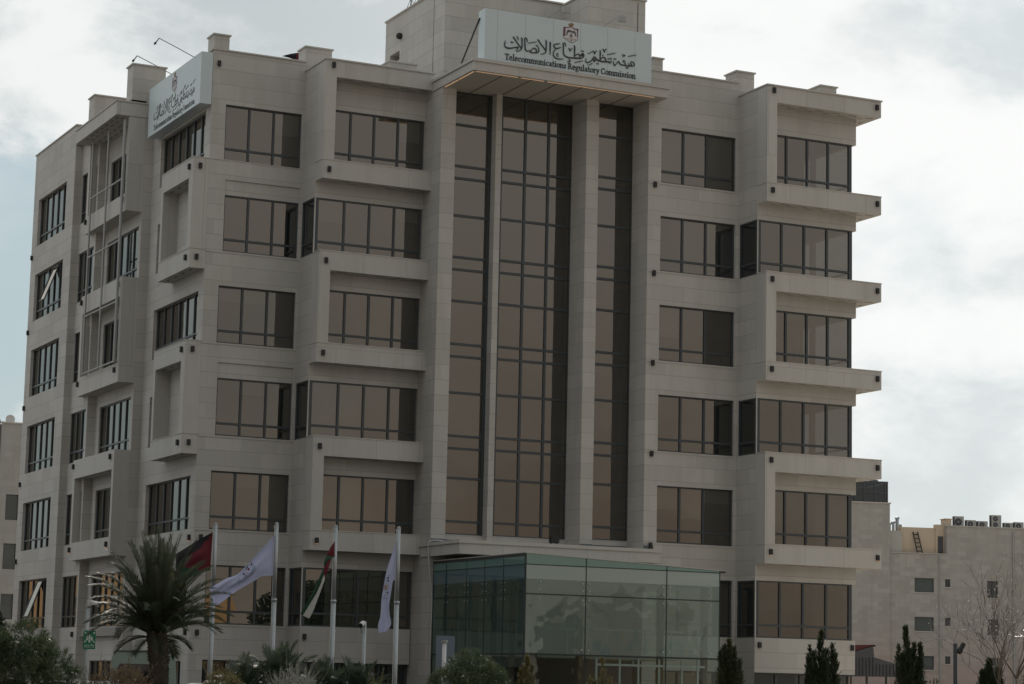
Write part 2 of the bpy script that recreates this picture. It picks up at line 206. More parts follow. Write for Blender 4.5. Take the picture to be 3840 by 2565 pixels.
plain('flashing', (.11, .135, .14), .6, 0, .12, 3.0); plain('red_gloss', (.30, .015, .015), .4); plain('brown_plaster', (.16, .115, .08), .85, 0, .15, .8); plain('silicone', (.02, .03, .03), .5)
glass('bronze_glass', (1.0, .895, .78), (.30, .31, .30), .168, .006, .45, base=((.036, .058, .064), .26))
glass('dark_glass', (.80, .86, .88), (.16, .18, .19), .08, base=((.05, .06, .062), .4))
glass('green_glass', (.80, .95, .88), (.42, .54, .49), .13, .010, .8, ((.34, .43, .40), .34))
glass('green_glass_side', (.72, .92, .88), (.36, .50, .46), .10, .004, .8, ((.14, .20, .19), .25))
glass('door_glass', (.80, .95, .90), (.62, .72, .68), .10, .006, .9)
glass('green_spandrel', (.75, .95, .88), (.20, .30, .28), .14, .004, .8, ((.17, .29, .27), .75))
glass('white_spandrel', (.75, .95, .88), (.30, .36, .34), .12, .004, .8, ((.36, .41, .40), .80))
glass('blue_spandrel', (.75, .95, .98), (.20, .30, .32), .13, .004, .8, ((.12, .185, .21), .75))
glass('car_glass', (.9, .95, 1), (.08, .09, .09), .06)
emit('led_warm', (1.0, .62, .36), .42); emit('bulb_warm', (1.0, .52, .25), .4); emit('ceiling_lamp', (1.0, .97, .88), 3.2)
leaf('pine_needle', (.026, .052, .024), (.088, .115, .050), .28, .38, 1.3, .6)
leaf('thuja_leaf', (.030, .050, .022), (.075, .085, .035), .25, .55, 1.8)
leaf('cypress_leaf', (.022, .042, .022), (.055, .075, .032), .22, .55, 1.5)
leaf('palm_leaf', (.030, .045, .027), (.075, .085, .055), .25, .5, 2.0, .25)
leaf('dwarf_palm_leaf', (.030, .050, .032), (.070, .090, .060), .28, .40, 2.0, .5)
leaf('silver_leaf', (.22, .24, .21), (.33, .34, .30), .30, .6, 3.0)
leaf('olive_shrub_leaf', (.085, .085, .035), (.17, .145, .065), .35, .55, 2.5)
leaf('brown_shrub_leaf', (.09, .07, .045), (.15, .11, .065), .3, .6, 2.5)
leaf('tree_leaf', (.030, .045, .022), (.07, .085, .04), .3, .5, .7)
leaf('dry_leaf', (.50, .47, .42), (.62, .58, .52), .35, .3, 4.0, .9)
leaf('gloss_leaf', (.045, .07, .03), (.12, .14, .07), .3, .22, 3.0, .9)

# ------------------------------------------------------------------ mesh helpers
def wloc(o):
    v = Vector((0, 0, 0))
    while o is not None: v += o.location; o = o.parent
    return v
class MB:
    def __init__(self): self.v = []; self.f = []; self.m = []
    def add(self, vs, fs, mi=0):
        b = len(self.v); self.v += [tuple(p) for p in vs]
        self.f += [tuple(b+i for i in f) for f in fs]; self.m += [mi]*len(fs)
    def box(self, x0, x1, y0, y1, z0, z1, mi=0):
        self.add([(x0,y0,z0),(x1,y0,z0),(x1,y1,z0),(x0,y1,z0),(x0,y0,z1),(x1,y0,z1),(x1,y1,z1),(x0,y1,z1)],
                 [(0,3,2,1),(4,5,6,7),(0,1,5,4),(1,2,6,5),(2,3,7,6),(3,0,4,7)], mi)
    def quad(self, a, b, c, d, mi=0): self.add([a, b, c, d], [(0, 1, 2, 3)], mi)
    def tri(self, a, b, c, mi=0): self.add([a, b, c], [(0, 1, 2)], mi)
    def tube(self, pts, rad, n=8, mi=0, cap=True):
        pts = [Vector(p) for p in pts]; rr = rad if isinstance(rad, (list, tuple)) else [rad]*len(pts)
        vs = []; ref = Vector((0.31, 0.17, .93)).normalized()
        for i, p in enumerate(pts):
            t = (pts[min(i+1, len(pts)-1)] - pts[max(i-1, 0)]).normalized()
            a = t.cross(ref)
            if a.length < .05: a = t.cross(Vector((1, 0, 0)))
            a.normalize(); b = t.cross(a)
            for k in range(n):
                an = 2*math.pi*k/n; vs.append(p + a*math.cos(an)*rr[i] + b*math.sin(an)*rr[i])
        fs = [(i*n+k, i*n+(k+1) % n, (i+1)*n+(k+1) % n, (i+1)*n+k) for i in range(len(pts)-1) for k in range(n)]
        if cap: fs += [tuple(range(n))[::-1], tuple((len(pts)-1)*n+k for k in range(n))]
        self.add(vs, fs, mi)
    def prism(self, prof, fn0, fn1, mi=0):
        n = len(prof); vs = [fn0(*p) for p in prof] + [fn1(*p) for p in prof]
        fs = [tuple(range(n)), tuple(range(2*n-1, n-1, -1))] + [(i, n+i, n+(i+1) % n, (i+1) % n) for i in range(n)]
        self.add(vs, fs, mi)
    def ball(self, c, r, nu=10, nv=7, mi=0, sz=1.0):
        vs = []; 
        for j in range(nv+1):
            th = math.pi*j/nv
            for i in range(nu):
                ph = 2*math.pi*i/nu; vs.append((c[0]+r*math.sin(th)*math.cos(ph), c[1]+r*math.sin(th)*math.sin(ph), c[2]+r*sz*math.cos(th)))
        self.add(vs, [(j*nu+i, (j+1)*nu+i, (j+1)*nu+(i+1) % nu, j*nu+(i+1) % nu) for j in range(nv) for i in range(nu)], mi)
    def build(self, name, mats, parent=None, smooth=False, world=True):
        off = wloc(parent) if (parent is not None and world) else Vector((0, 0, 0))
        me = bpy.data.meshes.new(name)
        me.from_pydata([(x-off.x, y-off.y, z-off.z) for x, y, z in self.v], [], self.f)
        if not isinstance(mats, (list, tuple)): mats = [mats]
        for m in mats: me.materials.append(M[m])
        if len(mats) > 1: me.polygons.foreach_set('material_index', self.m)
        if smooth: me.polygons.foreach_set('use_smooth', [True]*len(me.polygons))
        me.update()
        o = bpy.data.objects.new(name, me); COL.objects.link(o)
        if parent is not None: o.parent = parent
        return o
def thing(name, label, cat, loc=(0, 0, 0), rz=0.0, group=None):
    o = bpy.data.objects.new(name, None); COL.objects.link(o); o.empty_display_size = .3
    o.location = loc; o.rotation_euler = (0, 0, rz); o['label'] = label; o['category'] = cat
    if group: o['group'] = group
    return o
def tag(o, label, cat, group=None, kind=None):
    o['label'] = label; o['category'] = cat
    if group: o['group'] = group
    if kind: o['kind'] = kind
    return o
def struct(name, mb, mat): o = mb.build(name, mat); o['kind'] = 'structure'; return o
def dup(src, loc, rz=None, label=None):
    r = src.copy(); COL.objects.link(r); r.location = loc
    if rz is not None: r.rotation_euler = (0, 0, rz)
    if label: r['label'] = label
    for ch in src.children:
        c = ch.copy(); COL.objects.link(c); c.parent = r
        for g in ch.children:
            d = g.copy(); COL.objects.link(d); d.parent = c
    return r
def P3(ax, u, c, z): return (u, c, z) if ax == 'y' else (c, u, z)
def abox(mb, ax, u0, u1, c0, c1, z0, z1, mi=0):
    if ax == 'y': mb.box(u0, u1, c0, c1, z0, z1, mi)
    else: mb.box(c0, c1, u0, u1, z0, z1, mi)
def wall(mb, ax, c, u0, u1, z0, z1, holes=(), depth=.16, mi=0):
    """flat wall facing -Y ('y') or -X ('x') with rectangular openings and their reveals"""
    us = sorted({u0, u1, *[h[0] for h in holes], *[h[1] for h in holes]}); zs = sorted({z0, z1, *[h[2] for h in holes], *[h[3] for h in holes]})
    us = [u for u in us if u0 <= u <= u1]; zs = [z for z in zs if z0 <= z <= z1]
    def q(a, b, c_, d): 
        if ax == 'y': mb.quad(a, b, c_, d, mi)
        else: mb.quad(a, d, c_, b, mi)
    for i in range(len(us)-1):
        for j in range(len(zs)-1):
            um, zm = (us[i]+us[i+1])/2, (zs[j]+zs[j+1])/2
            if any(h[0] < um < h[1] and h[2] < zm < h[3] for h in holes): continue
            q(P3(ax, us[i], c, zs[j]), P3(ax, us[i+1], c, zs[j]), P3(ax, us[i+1], c, zs[j+1]), P3(ax, us[i], c, zs[j+1]))
    for h in holes:
        a, b, zl, zh = h[:4]; d = h[4] if len(h) > 4 else depth
        q(P3(ax, a, c, zl), P3(ax, b, c, zl), P3(ax, b, c+d, zl), P3(ax, a, c+d, zl))
        q(P3(ax, a, c+d, zh), P3(ax, b, c+d, zh), P3(ax, b, c, zh), P3(ax, a, c, zh))
        q(P3(ax, a, c, zl), P3(ax, a, c+d, zl), P3(ax, a, c+d, zh), P3(ax, a, c, zh))
        q(P3(ax, b, c+d, zl), P3(ax, b, c, zl), P3(ax, b, c, zh), P3(ax, b, c+d, zh))
RW = random.Random(5)
def window(root, ax, c, ua, ub, za, zb, mull=(), trans=(), glassmat='bronze_glass', fw=.07, mw=.09, left=None, right=None, name='window', blinds=False):
    f = MB(); lw = left or fw; rw = right or fw
    abox(f, ax, ua, ua+lw, c, c+.1, za, zb); abox(f, ax, ub-rw, ub, c, c+.1, za, zb)
    abox(f, ax, ua+lw, ub-rw, c+.002, c+.1, zb-fw, zb); abox(f, ax, ua+lw, ub-rw, c+.002, c+.1, za, za+fw)
    for u in mull: abox(f, ax, u-mw/2, u+mw/2, c+.004, c+.098, za+fw, zb-fw)
    for z in trans: abox(f, ax, ua+lw, ub-rw, c+.007, c+.095, z-mw/2, z+mw/2)
    o = f.build(name, 'frame_metal', root)
    p = MB(); us = [ua+.03, *mull, ub-.03]; zs = sorted([za+.03, *trans, zb-.03])      # one sheet per light, each set a hair out of true
    for i in range(len(us)-1):
        for j in range(len(zs)-1):
            t0, t1, t2 = (RW.uniform(-.0022, .0022) for _ in range(3))
            vs = [P3(ax, us[i], c+.06+t0, zs[j]), P3(ax, us[i+1], c+.06+t1, zs[j]), P3(ax, us[i+1], c+.06+t1+t2, zs[j+1]), P3(ax, us[i], c+.06+t0+t2, zs[j+1])]
            if ax == 'x': vs.reverse()
            p.quad(*vs)
    p.build('pane', glassmat, o)
    if blinds:
        bl = MB()
        for i in range(len(us)-1):
            r0 = RW.random()
            if r0 < .32: 
                h = (zb-za)*RW.choice((.25, .4, .55, .95)); abox(bl, ax, us[i]+.04, us[i+1]-.04, c+.16, c+.175, zb-h, zb-.05)
        if bl.v: bl.build('roller_blind', 'blind', o)
    return o
def even(a, b, n): return [a+(b-a)*i/n for i in range(1, n)]
def catmull(pts, k=4):
    out = []; n = len(pts)
    if n < 3: 
        return [tuple(pts[0][j]+(pts[1][j]-pts[0][j])*i/k for j in range(len(pts[0]))) for i in range(k+1)] if n == 2 else pts
    for i in range(n-1):
        p0, p1, p2, p3 = pts[max(i-1, 0)], pts[i], pts[i+1], pts[min(i+2, n-1)]
        for s in range(k):
            t = s/k
            out.append(tuple(.5*((2*b)+(-a+c)*t+(2*a-5*b+4*c-d)*t*t+(-a+3*b-3*c+d)*t*t*t) for a, b, c, d in zip(p0, p1, p2, p3)))
    out.append(tuple(pts[-1])); return out
def ribbon(mb, pts, place, h, mi=0, sub=4, lift=0.0):
    """raised stroke of varying width; place(u, v, d) -> point, d = distance out of the panel"""
    pts = catmull(pts, sub); L = []; Rr = []
    for i, (u, v, wd) in enumerate(pts):
        a = pts[max(i-1, 0)]; b = pts[min(i+1, len(pts)-1)]; dx, dy = b[0]-a[0], b[1]-a[1]; l = math.hypot(dx, dy) or 1e-6
        nx, ny = -dy/l*wd/2, dx/l*wd/2
        if i == 0: u -= dx/l*wd*.3; v -= dy/l*wd*.3
        if i == len(pts)-1: u += dx/l*wd*.3; v += dy/l*wd*.3
        L.append((u+nx, v+ny)); Rr.append((u-nx, v-ny))
    n = len(L); vs = [place(*p, h+lift) for p in L] + [place(*p, h+lift) for p in Rr] + [place(*p, 0) for p in L] + [place(*p, 0) for p in Rr]
    fs = []
    for i in range(n-1):
        fs += [(i, i+1, n+i+1, n+i), (i, 2*n+i, 2*n+i+1, i+1), (n+i, n+i+1, 3*n+i+1, 3*n+i)]
    fs += [(0, n, 3*n, 2*n), (n-1, 3*n-1, 4*n-1, 2*n-1)]
    mb.add(vs, fs, mi)
def plate(mb, poly, place, h, mi=0):
    n = len(poly); vs = [place(u, v, h) for u, v in poly] + [place(u, v, 0) for u, v in poly]
    mb.add(vs, [tuple(range(n))] + [(i, n+i, n+(i+1) % n, (i+1) % n) for i in range(n)], mi)
def circ(u, v, r, n=10): return [(u+r*math.cos(2*math.pi*i/n), v+r*math.sin(2*math.pi*i/n)) for i in range(n)]

# serif letters drawn as strokes: (advance, strokes), x-height 1
def _arc(cx, cy, rx, ry, a0, a1, n=7): return [(cx+rx*math.cos(R_(a0+(a1-a0)*i/n)), cy+ry*math.sin(R_(a0+(a1-a0)*i/n))) for i in range(n+1)]
GL = {
 'T': (1.16, [([(.56, 0), (.56, 1.5)], .22), ([(.03, 1.45), (1.09, 1.45)], .13), ([(.3, .05), (.82, .05)], .1), ([(.07, 1.45), (.04, 1.18)], .09), ([(1.05, 1.45), (1.08, 1.18)], .09)]),
 'e': (.96, [([(.15, .56), (.80, .56)], .10), ([(.80, .56)] + _arc(.47, .55, .33, .42, 25, 180, 5) + _arc(.50, .45, .36, .42, 180, 320, 6), .16)]),
 'l': (.58, [([(.29, 0), (.29, 1.62)], .2), ([(.04, .05), (.54, .05)], .1), ([(.06, 1.56), (.29, 1.60)], .09)]),
 'c': (.90, [(_arc(.52, .5, .38, .44, 50, 310, 10), .16), ([(.70, .80), (.78, .78)], .17)]),
 'o': (1.02, [(_arc(.51, .5, .39, .43, 0, 360, 14), .17)]),
 'm': (1.62, [([(.22, 0), (.22, 1)], .19), ([(.80, 0), (.80, .75)], .19), ([(1.38, 0), (1.38, .75)], .19), ([(.25, .78), (.42, .94), (.62, .94), (.79, .72)], .15), ([(.83, .78), (1.0, .94), (1.2, .94), (1.37, .72)], .15), ([(.02, .05), (.42, .05)], .1), ([(.60, .05), (1.0, .05)], .1), ([(1.18, .05), (1.58, .05)], .1), ([(.02, .95), (.2, .97)], .09)]),
 'n': (1.06, [([(.22, 0), (.22, 1)], .19), ([(.82, 0), (.82, .75)], .19), ([(.25, .78), (.43, .94), (.64, .94), (.81, .72)], .15), ([(.02, .05), (.42, .05)], .1), ([(.62, .05), (1.02, .05)], .1), ([(.02, .95), (.2, .97)], .09)]),
 'u': (1.06, [([(.21, 1), (.21, .3)], .19), ([(.21, .3), (.30, .10), (.50, .06), (.78, .26)], .15), ([(.80, 1), (.80, 0)], .19), ([(.02, .95), (.2, .95)], .09), ([(.60, .95), (.8, .95)], .09), ([(.8, .05), (1.02, .05)], .09)]),
 'i': (.56, [([(.28, 0), (.28, 1)], .19), ([(.04, .05), (.52, .05)], .1), ([(.06, .95), (.28, .97)], .09), ([(.27, 1.36), (.29, 1.40)], .22)]),
 'a': (.94, [([(.20, .80), (.40, .94), (.60, .85), (.66, .62), (.66, .18), (.74, .07), (.90, .08)], .17), ([(.66, .58), (.34, .50), (.16, .30), (.26, .09), (.46, .09), (.66, .27)], .14)]),
 't': (.68, [([(.30, 1.34), (.30, .28), (.40, .09), (.62, .11)], .17), ([(.05, .93), (.60, .93)], .11)]),
 's': (.78, [([(.62, .78), (.46, .94), (.26, .91), (.17, .73), (.32, .57), (.50, .45), (.62, .27), (.50, .08), (.28, .06), (.12, .22)], .15)]),
 'R': (1.22, [([(.27, 0), (.27, 1.5)], .21), ([(.27, 1.44), (.66, 1.42), (.88, 1.15), (.76, .84), (.52, .76), (.27, .75)], .15), ([(.56, .74), (1.10, .06)], .19), ([(.02, .05), (.52, .05)], .1), ([(.02, 1.45), (.27, 1.45)], .1)]),
 'g': (.96, [(_arc(.42, .64, .29, .30, 0, 360, 12), .15), ([(.66, .84), (.92, .92)], .12), ([(.24, .36), (.17, .20), (.38, .08), (.68, .02), (.82, -.18), (.66, -.42), (.36, -.47), (.12, -.32), (.20, -.08), (.34, .06)], .13)]),
 'r': (.72, [([(.24, 0), (.24, 1)], .19), ([(.26, .72), (.42, .92), (.62, .92)], .17), ([(.03, .05), (.47, .05)], .1), ([(.03, .95), (.22, .97)], .09)]),
 'y': (.98, [([(.16, 1), (.50, .12)], .19), ([(.86, 1), (.40, -.34), (.26, -.48), (.10, -.44)], .13), ([(.02, .95), (.36, .95)], .09), ([(.66, .95), (1.0, .95)], .09)]),
 'C': (1.22, [(_arc(.66, .75, .52, .70, 42, 318, 12), .18), ([(1.06, 1.42), (1.06, 1.10)], .1)]),
 'A': (1.2, [([(.10, 0), (.60, 1.5), (1.10, 0)], .2), ([(.3, .5), (.9, .5)], .12)]), 'b': (1.0, [([(.2, 0), (.2, 1.6)], .2), (_arc(.5, .5, .36, .43, 0, 360, 12), .15)]),
 'p': (1.0, [([(.2, -.5), (.2, 1)], .2), (_arc(.5, .5, .36, .43, 0, 360, 12), .15)]), 'P': (1.1, [([(.2, 0), (.2, 1.5)], .2), ([(.2, 1.42), (.7, 1.4), (.85, 1.1), (.7, .75), (.2, .72)], .16)]),
}
def latin(mb, text, u0, v0, width, xh, place, h, mi=0, wt=1.02):
    tot = sum(.42 if ch == ' ' else GL[ch][0] for ch in text); k = width/tot; u = u0; n = 0
    for ch in text:
        if ch == ' ': u += .42*k; continue
        adv, st = GL[ch]
        for pts, wd in st:
            n += 1
            ribbon(mb, [(u+x*k, v0+y*xh, wd*(k+xh)/2*wt) for x, y in pts], place, h, mi, 1, (n % 7)*.0006)
        u += adv*k

# ================================================================== ground
g = MB(); n = 24
def gz(x, y): return 0.0
g.quad((-2500, -1500, 0), (2500, -1500, 0), (2500, 4000, 0), (-2500, 4000, 0)); struct('ground', g, 'gravel')
g = MB(); g.quad((-60, 58, .004), (42, 58, .004), (42, 88, .004), (-60, 88, .004)); g.quad((-60, 88, .004), (26, 88, .004), (26, 170, .004), (-60, 170, .004)); struct('car_park', g, 'asphalt')
g = MB(); g.quad((42, 58, .004), (120, 58, .004), (120, 150, .004), (42, 150, .004)); struct('forecourt', g, 'concrete')
g = MB(); g.quad((-80, 8, .004), (140, 8, .004), (140, 30, .004), (-80, 30, .004)); struct('road', g, 'asphalt')
g = MB(); g.box(-80, 140, 30, 30.25, 0, .13); g.box(-80, 140, 30.25, 33, 0, .12); struct('pavement', g, 'concrete')
g = MB(); g.quad((-60, 33.2, .006), (60, 33.2, .006), (60, 57, .006), (-60, 57, .006)); struct('planting_strip', g, 'soil')

# ================================================================== office building
BLD = thing('office_building', 'six-storey cream limestone office block with bronze ribbon windows and projecting stone bands', 'building', (42, 96, 0))
T = [3.78+3.8*k for k in range(6)]
XA, XB, XC_, XD = 29.04, 33.12, 37.97, 46.51           # corner, left bay, centre, right wing
XL = 50.93                                              # right bay
YL, YLB, YLC = 90.0, 87.62, 88.42                       # left wing wall, bands, glass wall
YR, YRB, YRC = 84.32, 82.0, 82.75
ROWH = 2.36
st = MB()        # main stone skin
# ---- right wing, flat wall with six windows
hs = [(47.13, 50.80, t, t+2.37) for t in T]+[(47.13, 50.80, .15, 2.36)]
wall(st, 'y', YR, XD, XL, 0, 27.58, hs, .15)
wall(st, 'x', XD, YR, 86.6, 0, 27.58)
for t in T: window(BLD, 'y', YR+.10, 47.13, 50.80, t, t+2.37, (48.27, 49.41), (t+.52,), fw=.06, blinds=True)
window(BLD, 'y', YR+.10, 47.13, 50.80, .15, 2.36, (48.27, 49.41), (), fw=.06)
# ---- right bay
wall(st, 'x', XL, YRC, YR, 0, 27.0, [(YRC, 84.20, T[k], T[k]+2.35) for k in (0, 2, 4)], .06)
for k in (0, 2, 4): window(BLD, 'x', XL+.03, YRC+.11, 84.20, T[k], T[k]+2.35, (), (T[k]+.52,), 'dark_glass')
def bay(x0, x1, yc, over):
    """glass wall line of a bay: lintels between the bands, base panel, windows"""
    xr = x1+(.18 if over else 0)
    for k in range(6):
        top = T[k+1]-.78 if k < 5 else 26.3
        st.box(x0+.003, xr, yc, yc+.3, T[k]+2.35, top)
        if k: st.box(x0+.003, xr-.05, yc+.02, yc+.3, T[k]-.78, T[k])
        if over: st.box(x1-.2, xr-.003, yc+.3, yc+13, T[k]+2.35, top-.003)
    st.box(x0+.003, xr-.04, yc, yc+.3, 2.36, T[0])
    if over: st.box(x1-.3, xr-.043, yc+.3, yc+13, 2.36, T[0]-.003)
bay(XL, 55.73, YRC, True); bay(XB, XC_, YLC, False)
for x0, x1, yc, yb, ms, xo in ((XL, 55.73, YRC, YRB, (52.42, 53.47, 54.53), 51.42), (XB, 37.89, YLC, YLB, (34.64, 35.70, 36.78), 33.61)):
    for k in range(6):
        z0, z1 = T[k], T[k]+2.35
        if k % 2: window(BLD, 'y', yc+.06, xo, x1, z0, z1, ms, (z0+.52,), fw=.06, right=.16 if x1 > 50 else .06, blinds=x1 < 50)
        else:
            sh = .1 if x1 > 50 else 0
            mm = (52.18, 53.31, 54.45) if x1 > 50 else (34.47, 35.59, 36.71)
            window(BLD, 'y', yc+.03, x0+.02, x1, z0, z1, mm, (z0+.52,), fw=.06, left=.18, right=.16 if x1 > 50 else .06, blinds=x1 < 50)
    window(BLD, 'y', yc+.25, x0+.1, x1, .12, 2.36, even(x0, x1, 4), (), 'dark_glass', fw=.06)
# glass return on the right-hand side of the right bay
for k in range(6):
    f = MB(); f.box(55.63, 55.73, 86.6, 86.7, T[k], T[k]+2.35); f.box(55.64, 55.72, 84.6, 84.69, T[k], T[k]+2.35)
    f.box(55.645, 55.715, YRC+.17, 86.6, T[k]+.48, T[k]+.56); o = f.build('window', 'frame_metal', BLD)
    p = MB(); p.quad((55.68, YRC+.17, T[k]), (55.68, 86.6, T[k]), (55.68, 86.6, T[k]+2.35), (55.68, YRC+.17, T[k]+2.35)); p.build('pane', 'bronze_glass', o)
st.box(55.4, 55.71, 86.7, 114.4, 0, 27.0)
# ---- left wing front
lh = []
for k in range(6):
    if k in (2, 4): lh.append((29.77, 33.03, T[k], T[k+1]-.80, .14))
    else: lh.append((29.67 if k else 29.62, 33.03, T[k], T[k]+2.37, .14))
lh.append((29.62, 33.03, .15, 2.36, .25))
wall(st, 'y', YL, XA, XB, 0, 27.4, lh, .14)
for k in range(6):
    a = lh[k][0]
    if k in (2, 4): st.box(a+.002, 33.028, YL+.06, YL+.3, T[k]+2.37, T[k+1]-.802)
    window(BLD, 'y', YL+.10, a, 33.03, T[k], T[k]+2.37, (a+1.08, a+2.16), (T[k]+.52,), fw=.06, blinds=True)
window(BLD, 'y', YL+.2, 29.62, 33.03, .15, 2.36, (30.7, 31.8), (), 'dark_glass', fw=.06)
# ---- left bay side
wall(st, 'x', XB, YLC, YL, 0, 27.0, [(YLC, 89.88, T[k], T[k]+2.35) for k in (0, 2, 4)], .06)
for k in (0, 2, 4): window(BLD, 'x', XB+.03, YLC+.11, 89.88, T[k], T[k]+2.35, (), (T[k]+.52,), 'dark_glass')
# ---- bays: projecting bands and piers
class Bands:
    """every projecting stone piece becomes a part of its own"""
    def __init__(self): self.mb = None
    def new(self): self.flush(); self.mb = MB()
    def flush(self):
        if self.mb is not None and self.mb.v: self.mb.build('stone_band', ['smooth_stone', 'coping', 'dark_slot'], BLD)
        self.mb = None
    def box(self, *a): 
        if self.mb is None: self.mb = MB()
        self.mb.box(*a)
    def quad(self, *a): self.mb.quad(*a)
bands = Bands()
def slots(x0, x1, yb, z):
    x = x0+.9
    while x < x1-.35: bands.quad((x, yb+.30, z), (x, yb+.36, z), (x+.42, yb+.36, z), (x+.42, yb+.30, z), 2); x += .85
    x = x0+.5
    while x < x1-.35: bands.quad((x, yb+.52, z), (x, yb+.57, z), (x+.42, yb+.57, z), (x+.42, yb+.52, z), 2); x += .85
def side_return(yc, x1, z0, z1):
    bands.box(55.92, x1-.001, yc-.003, 95.5, z0+.001, z1)
    for i in range(12):
        y = yc+.3+i
        for a in (56.1, 56.4): bands.quad((a, y, z0-.003), (a, y+.3, z0-.003), (a+.06, y+.3, z0-.003), (a+.06, y, z0-.003), 2)
def bandline(x0, x1, yb, yc, pil, ret):
    for k in range(1, 6):
        bands.new(); bands.box(x0, x1, yb, yc-.003, T[k]-.78, T[k])
        bands.box(x0-.02, x1+.02, yb-.02, yc-.005, T[k], T[k]+.04, 1)
        if k % 2: bands.box(x0, pil, yb, yc-.003, T[k]+.04, (T[k+1]-.78 if k < 5 else 26.3))
        slots(x0, x1, yb, T[k]-.784)
        if ret: side_return(yc, x1, T[k]-.78, T[k])
    bands.new(); bands.box(x0, x1, yb, yc-.003, 26.3, 27.0); bands.box(x0-.04, x1+.05, yb-.05, yc+1.2, 27.0, 27.06, 1); slots(x0, x1, yb, 26.296)
    if ret: side_return(yc, x1, 26.3, 27.0); bands.box(55.73, x1+.04, 84.0, 95.6, 27.0, 27.06, 1)
bandline(XL, 56.70, YRB, YRC, 51.42, True); bandline(XB, XC_-.003, YLB, YLC, 33.61, False)
bands.new(); bands.box(XL-.04, XL+.4, YRC+1.2, YR-.01, 27.0, 27.06, 1); bands.new(); bands.box(XB-.04, XB+.4, YLC+1.2, YL-.01, 27.0, 27.06, 1)
# corner bands wrapping to the left side, with open niches between
for k in (2, 3, 4, 5):
    bands.new(); bands.box(28.37, XA-.003, YL, 94.30, T[k]-.80, T[k]-.001); bands.box(28.35, XA-.003, YL-.02, 94.32, T[k]-.001, T[k]+.035, 1)
    for i in range(4): bands.quad((28.6, 90.4+i, T[k]-.804), (28.66, 90.4+i, T[k]-.804), (28.66, 90.8+i, T[k]-.804), (28.6, 90.8+i, T[k]-.804), 2)
bands.new(); bands.box(XA, XB-.003, YL-.02, YL, T[5], T[5]+.035, 1)
for k in (2, 4):
    bands.new(); bands.box(28.37, XA-.003, YL, 90.52, T[k]+.035, T[k+1]-.80); bands.new(); bands.box(28.372, XA-.003, 94.02, 94.298, T[k]+.035, T[k+1]-.80)
# side bay: niches on alternate storeys
for z0, z1 in ((21.9, 22.70), (18.1, 18.95), (14.3, 15.15), (10.5, 11.35), (6.77, 7.57)):
    bands.new(); bands.box(27.9, 28.627, 98.3, 104.65, z0, z1)
for z0, z1 in ((14.3, 18.95), (6.77, 11.35), (21.9, 26.13)):
    bands.new(); bands.box(27.9, 28.627, 98.0, 98.298, z0, z1)
    lo, hi = {14.3: (15.15, 18.1), 6.77: (7.57, 10.5), 21.9: (22.7, 26.13)}[z0]
    bands.new(); bands.box(27.903, 28.627, 104.33, 104.647, lo, hi)
bands.new(); bands.box(27.27, 29.0, 97.97, 104.7, 26.14, 26.74); bands.box(27.23, 29.0, 97.93, 104.74, 26.74, 26.80, 1)
for i in range(7):
    for x in (27.45, 27.7, 28.05, 28.35): bands.quad((x, 98.4+i*.8, 26.136), (x+.05, 98.4+i*.8, 26.136), (x+.05, 98.8+i*.8, 26.136), (x, 98.8+i*.8, 26.136), 2)
bands.flush()
# ---- left side: corner zone
sh = [(90.7, 96.85, T[k], T[k]+2.18) for k in (0, 1, 3, 5)]+[(94.9, 96.85, T[k], T[k]+2.18) for k in (2, 4)]+[(90.6, 92.5, T[k], T[k]+2.18) for k in (2, 4)]+[(91.0, 96.0, .2, 2.3)]
wall(st, 'x', XA, YL, 98.0, 0, 27.3, sh, .22)
for h in sh: 
    nn_ = 6 if h[1]-h[0] > 4 else 2
    window(BLD, 'x', XA+.16, h[0], h[1], h[2], h[3], even(h[0], h[1], nn_), (h[2]+.5,), 'bronze_glass' if h[2] > 3 else 'dark_glass', fw=.05, mw=.08)
# side bay
wall(st, 'y', 98.0, 28.63, XA+.5, 0, 27.3)
bh = [(98.35, 103.3, t, t+2.35) for t in T]+[(98.6, 103.0, .2, 2.3)]
wall(st, 'x', 28.63, 98.0, 103.9, 0, 26.9, bh, .12)
for h in bh: window(BLD, 'x', 28.70, *h, even(h[0], h[1], 5), (h[2]+.5,), fw=.05, mw=.08)
wall(st, 'y', 103.9, 28.22, 28.64, 0, 26.6)
zh = [(104.15, 106.8, t, t+2.35) for t in T]
wall(st, 'x', 28.22, 103.9, 106.9, 0, 26.6, zh, .10)
for h in zh: window(BLD, 'x', 28.28, *h, even(h[0], h[1], 3), (h[2]+.5,), fw=.05, mw=.08)
st.box(28.2, 29.0, 103.9, 106.9, 26.6, 26.65)
wall(st, 'y', 106.9, 27.87, 28.4, 0, 27.58)
eh = [(108.3, 113.6, t, t+2.35) for t in T]
wall(st, 'x', 27.87, 106.9, 114.6, 0, 27.58, eh, .22)
for k, h in enumerate(eh):
    o = window(BLD, 'x', 28.01, *h, even(h[0], h[1], 5), (h[2]+.5,), fw=.05, mw=.08)
    if k in (0, 4):      # top-hung sash pushed open
        s = MB(); ya, yb_, zt, zb_, d = 109.5, 110.5, h[3]-.1, h[2]+.55, .62
        a = [(28.0, ya, zt), (28.0, yb_, zt), (28.0-d, yb_, zb_), (28.0-d, ya, zb_)]
        for i in range(4): s.tube([a[i], a[(i+1) % 4]], .035, 6)
        so_ = s.build('open_sash', 'frame_metal', o)
        s = MB(); s.quad(a[0], a[3], a[2], a[1]); s.quad(*[(x+.01, y, z) for x, y, z in a]); s.build('pane', 'bronze_glass', so_)
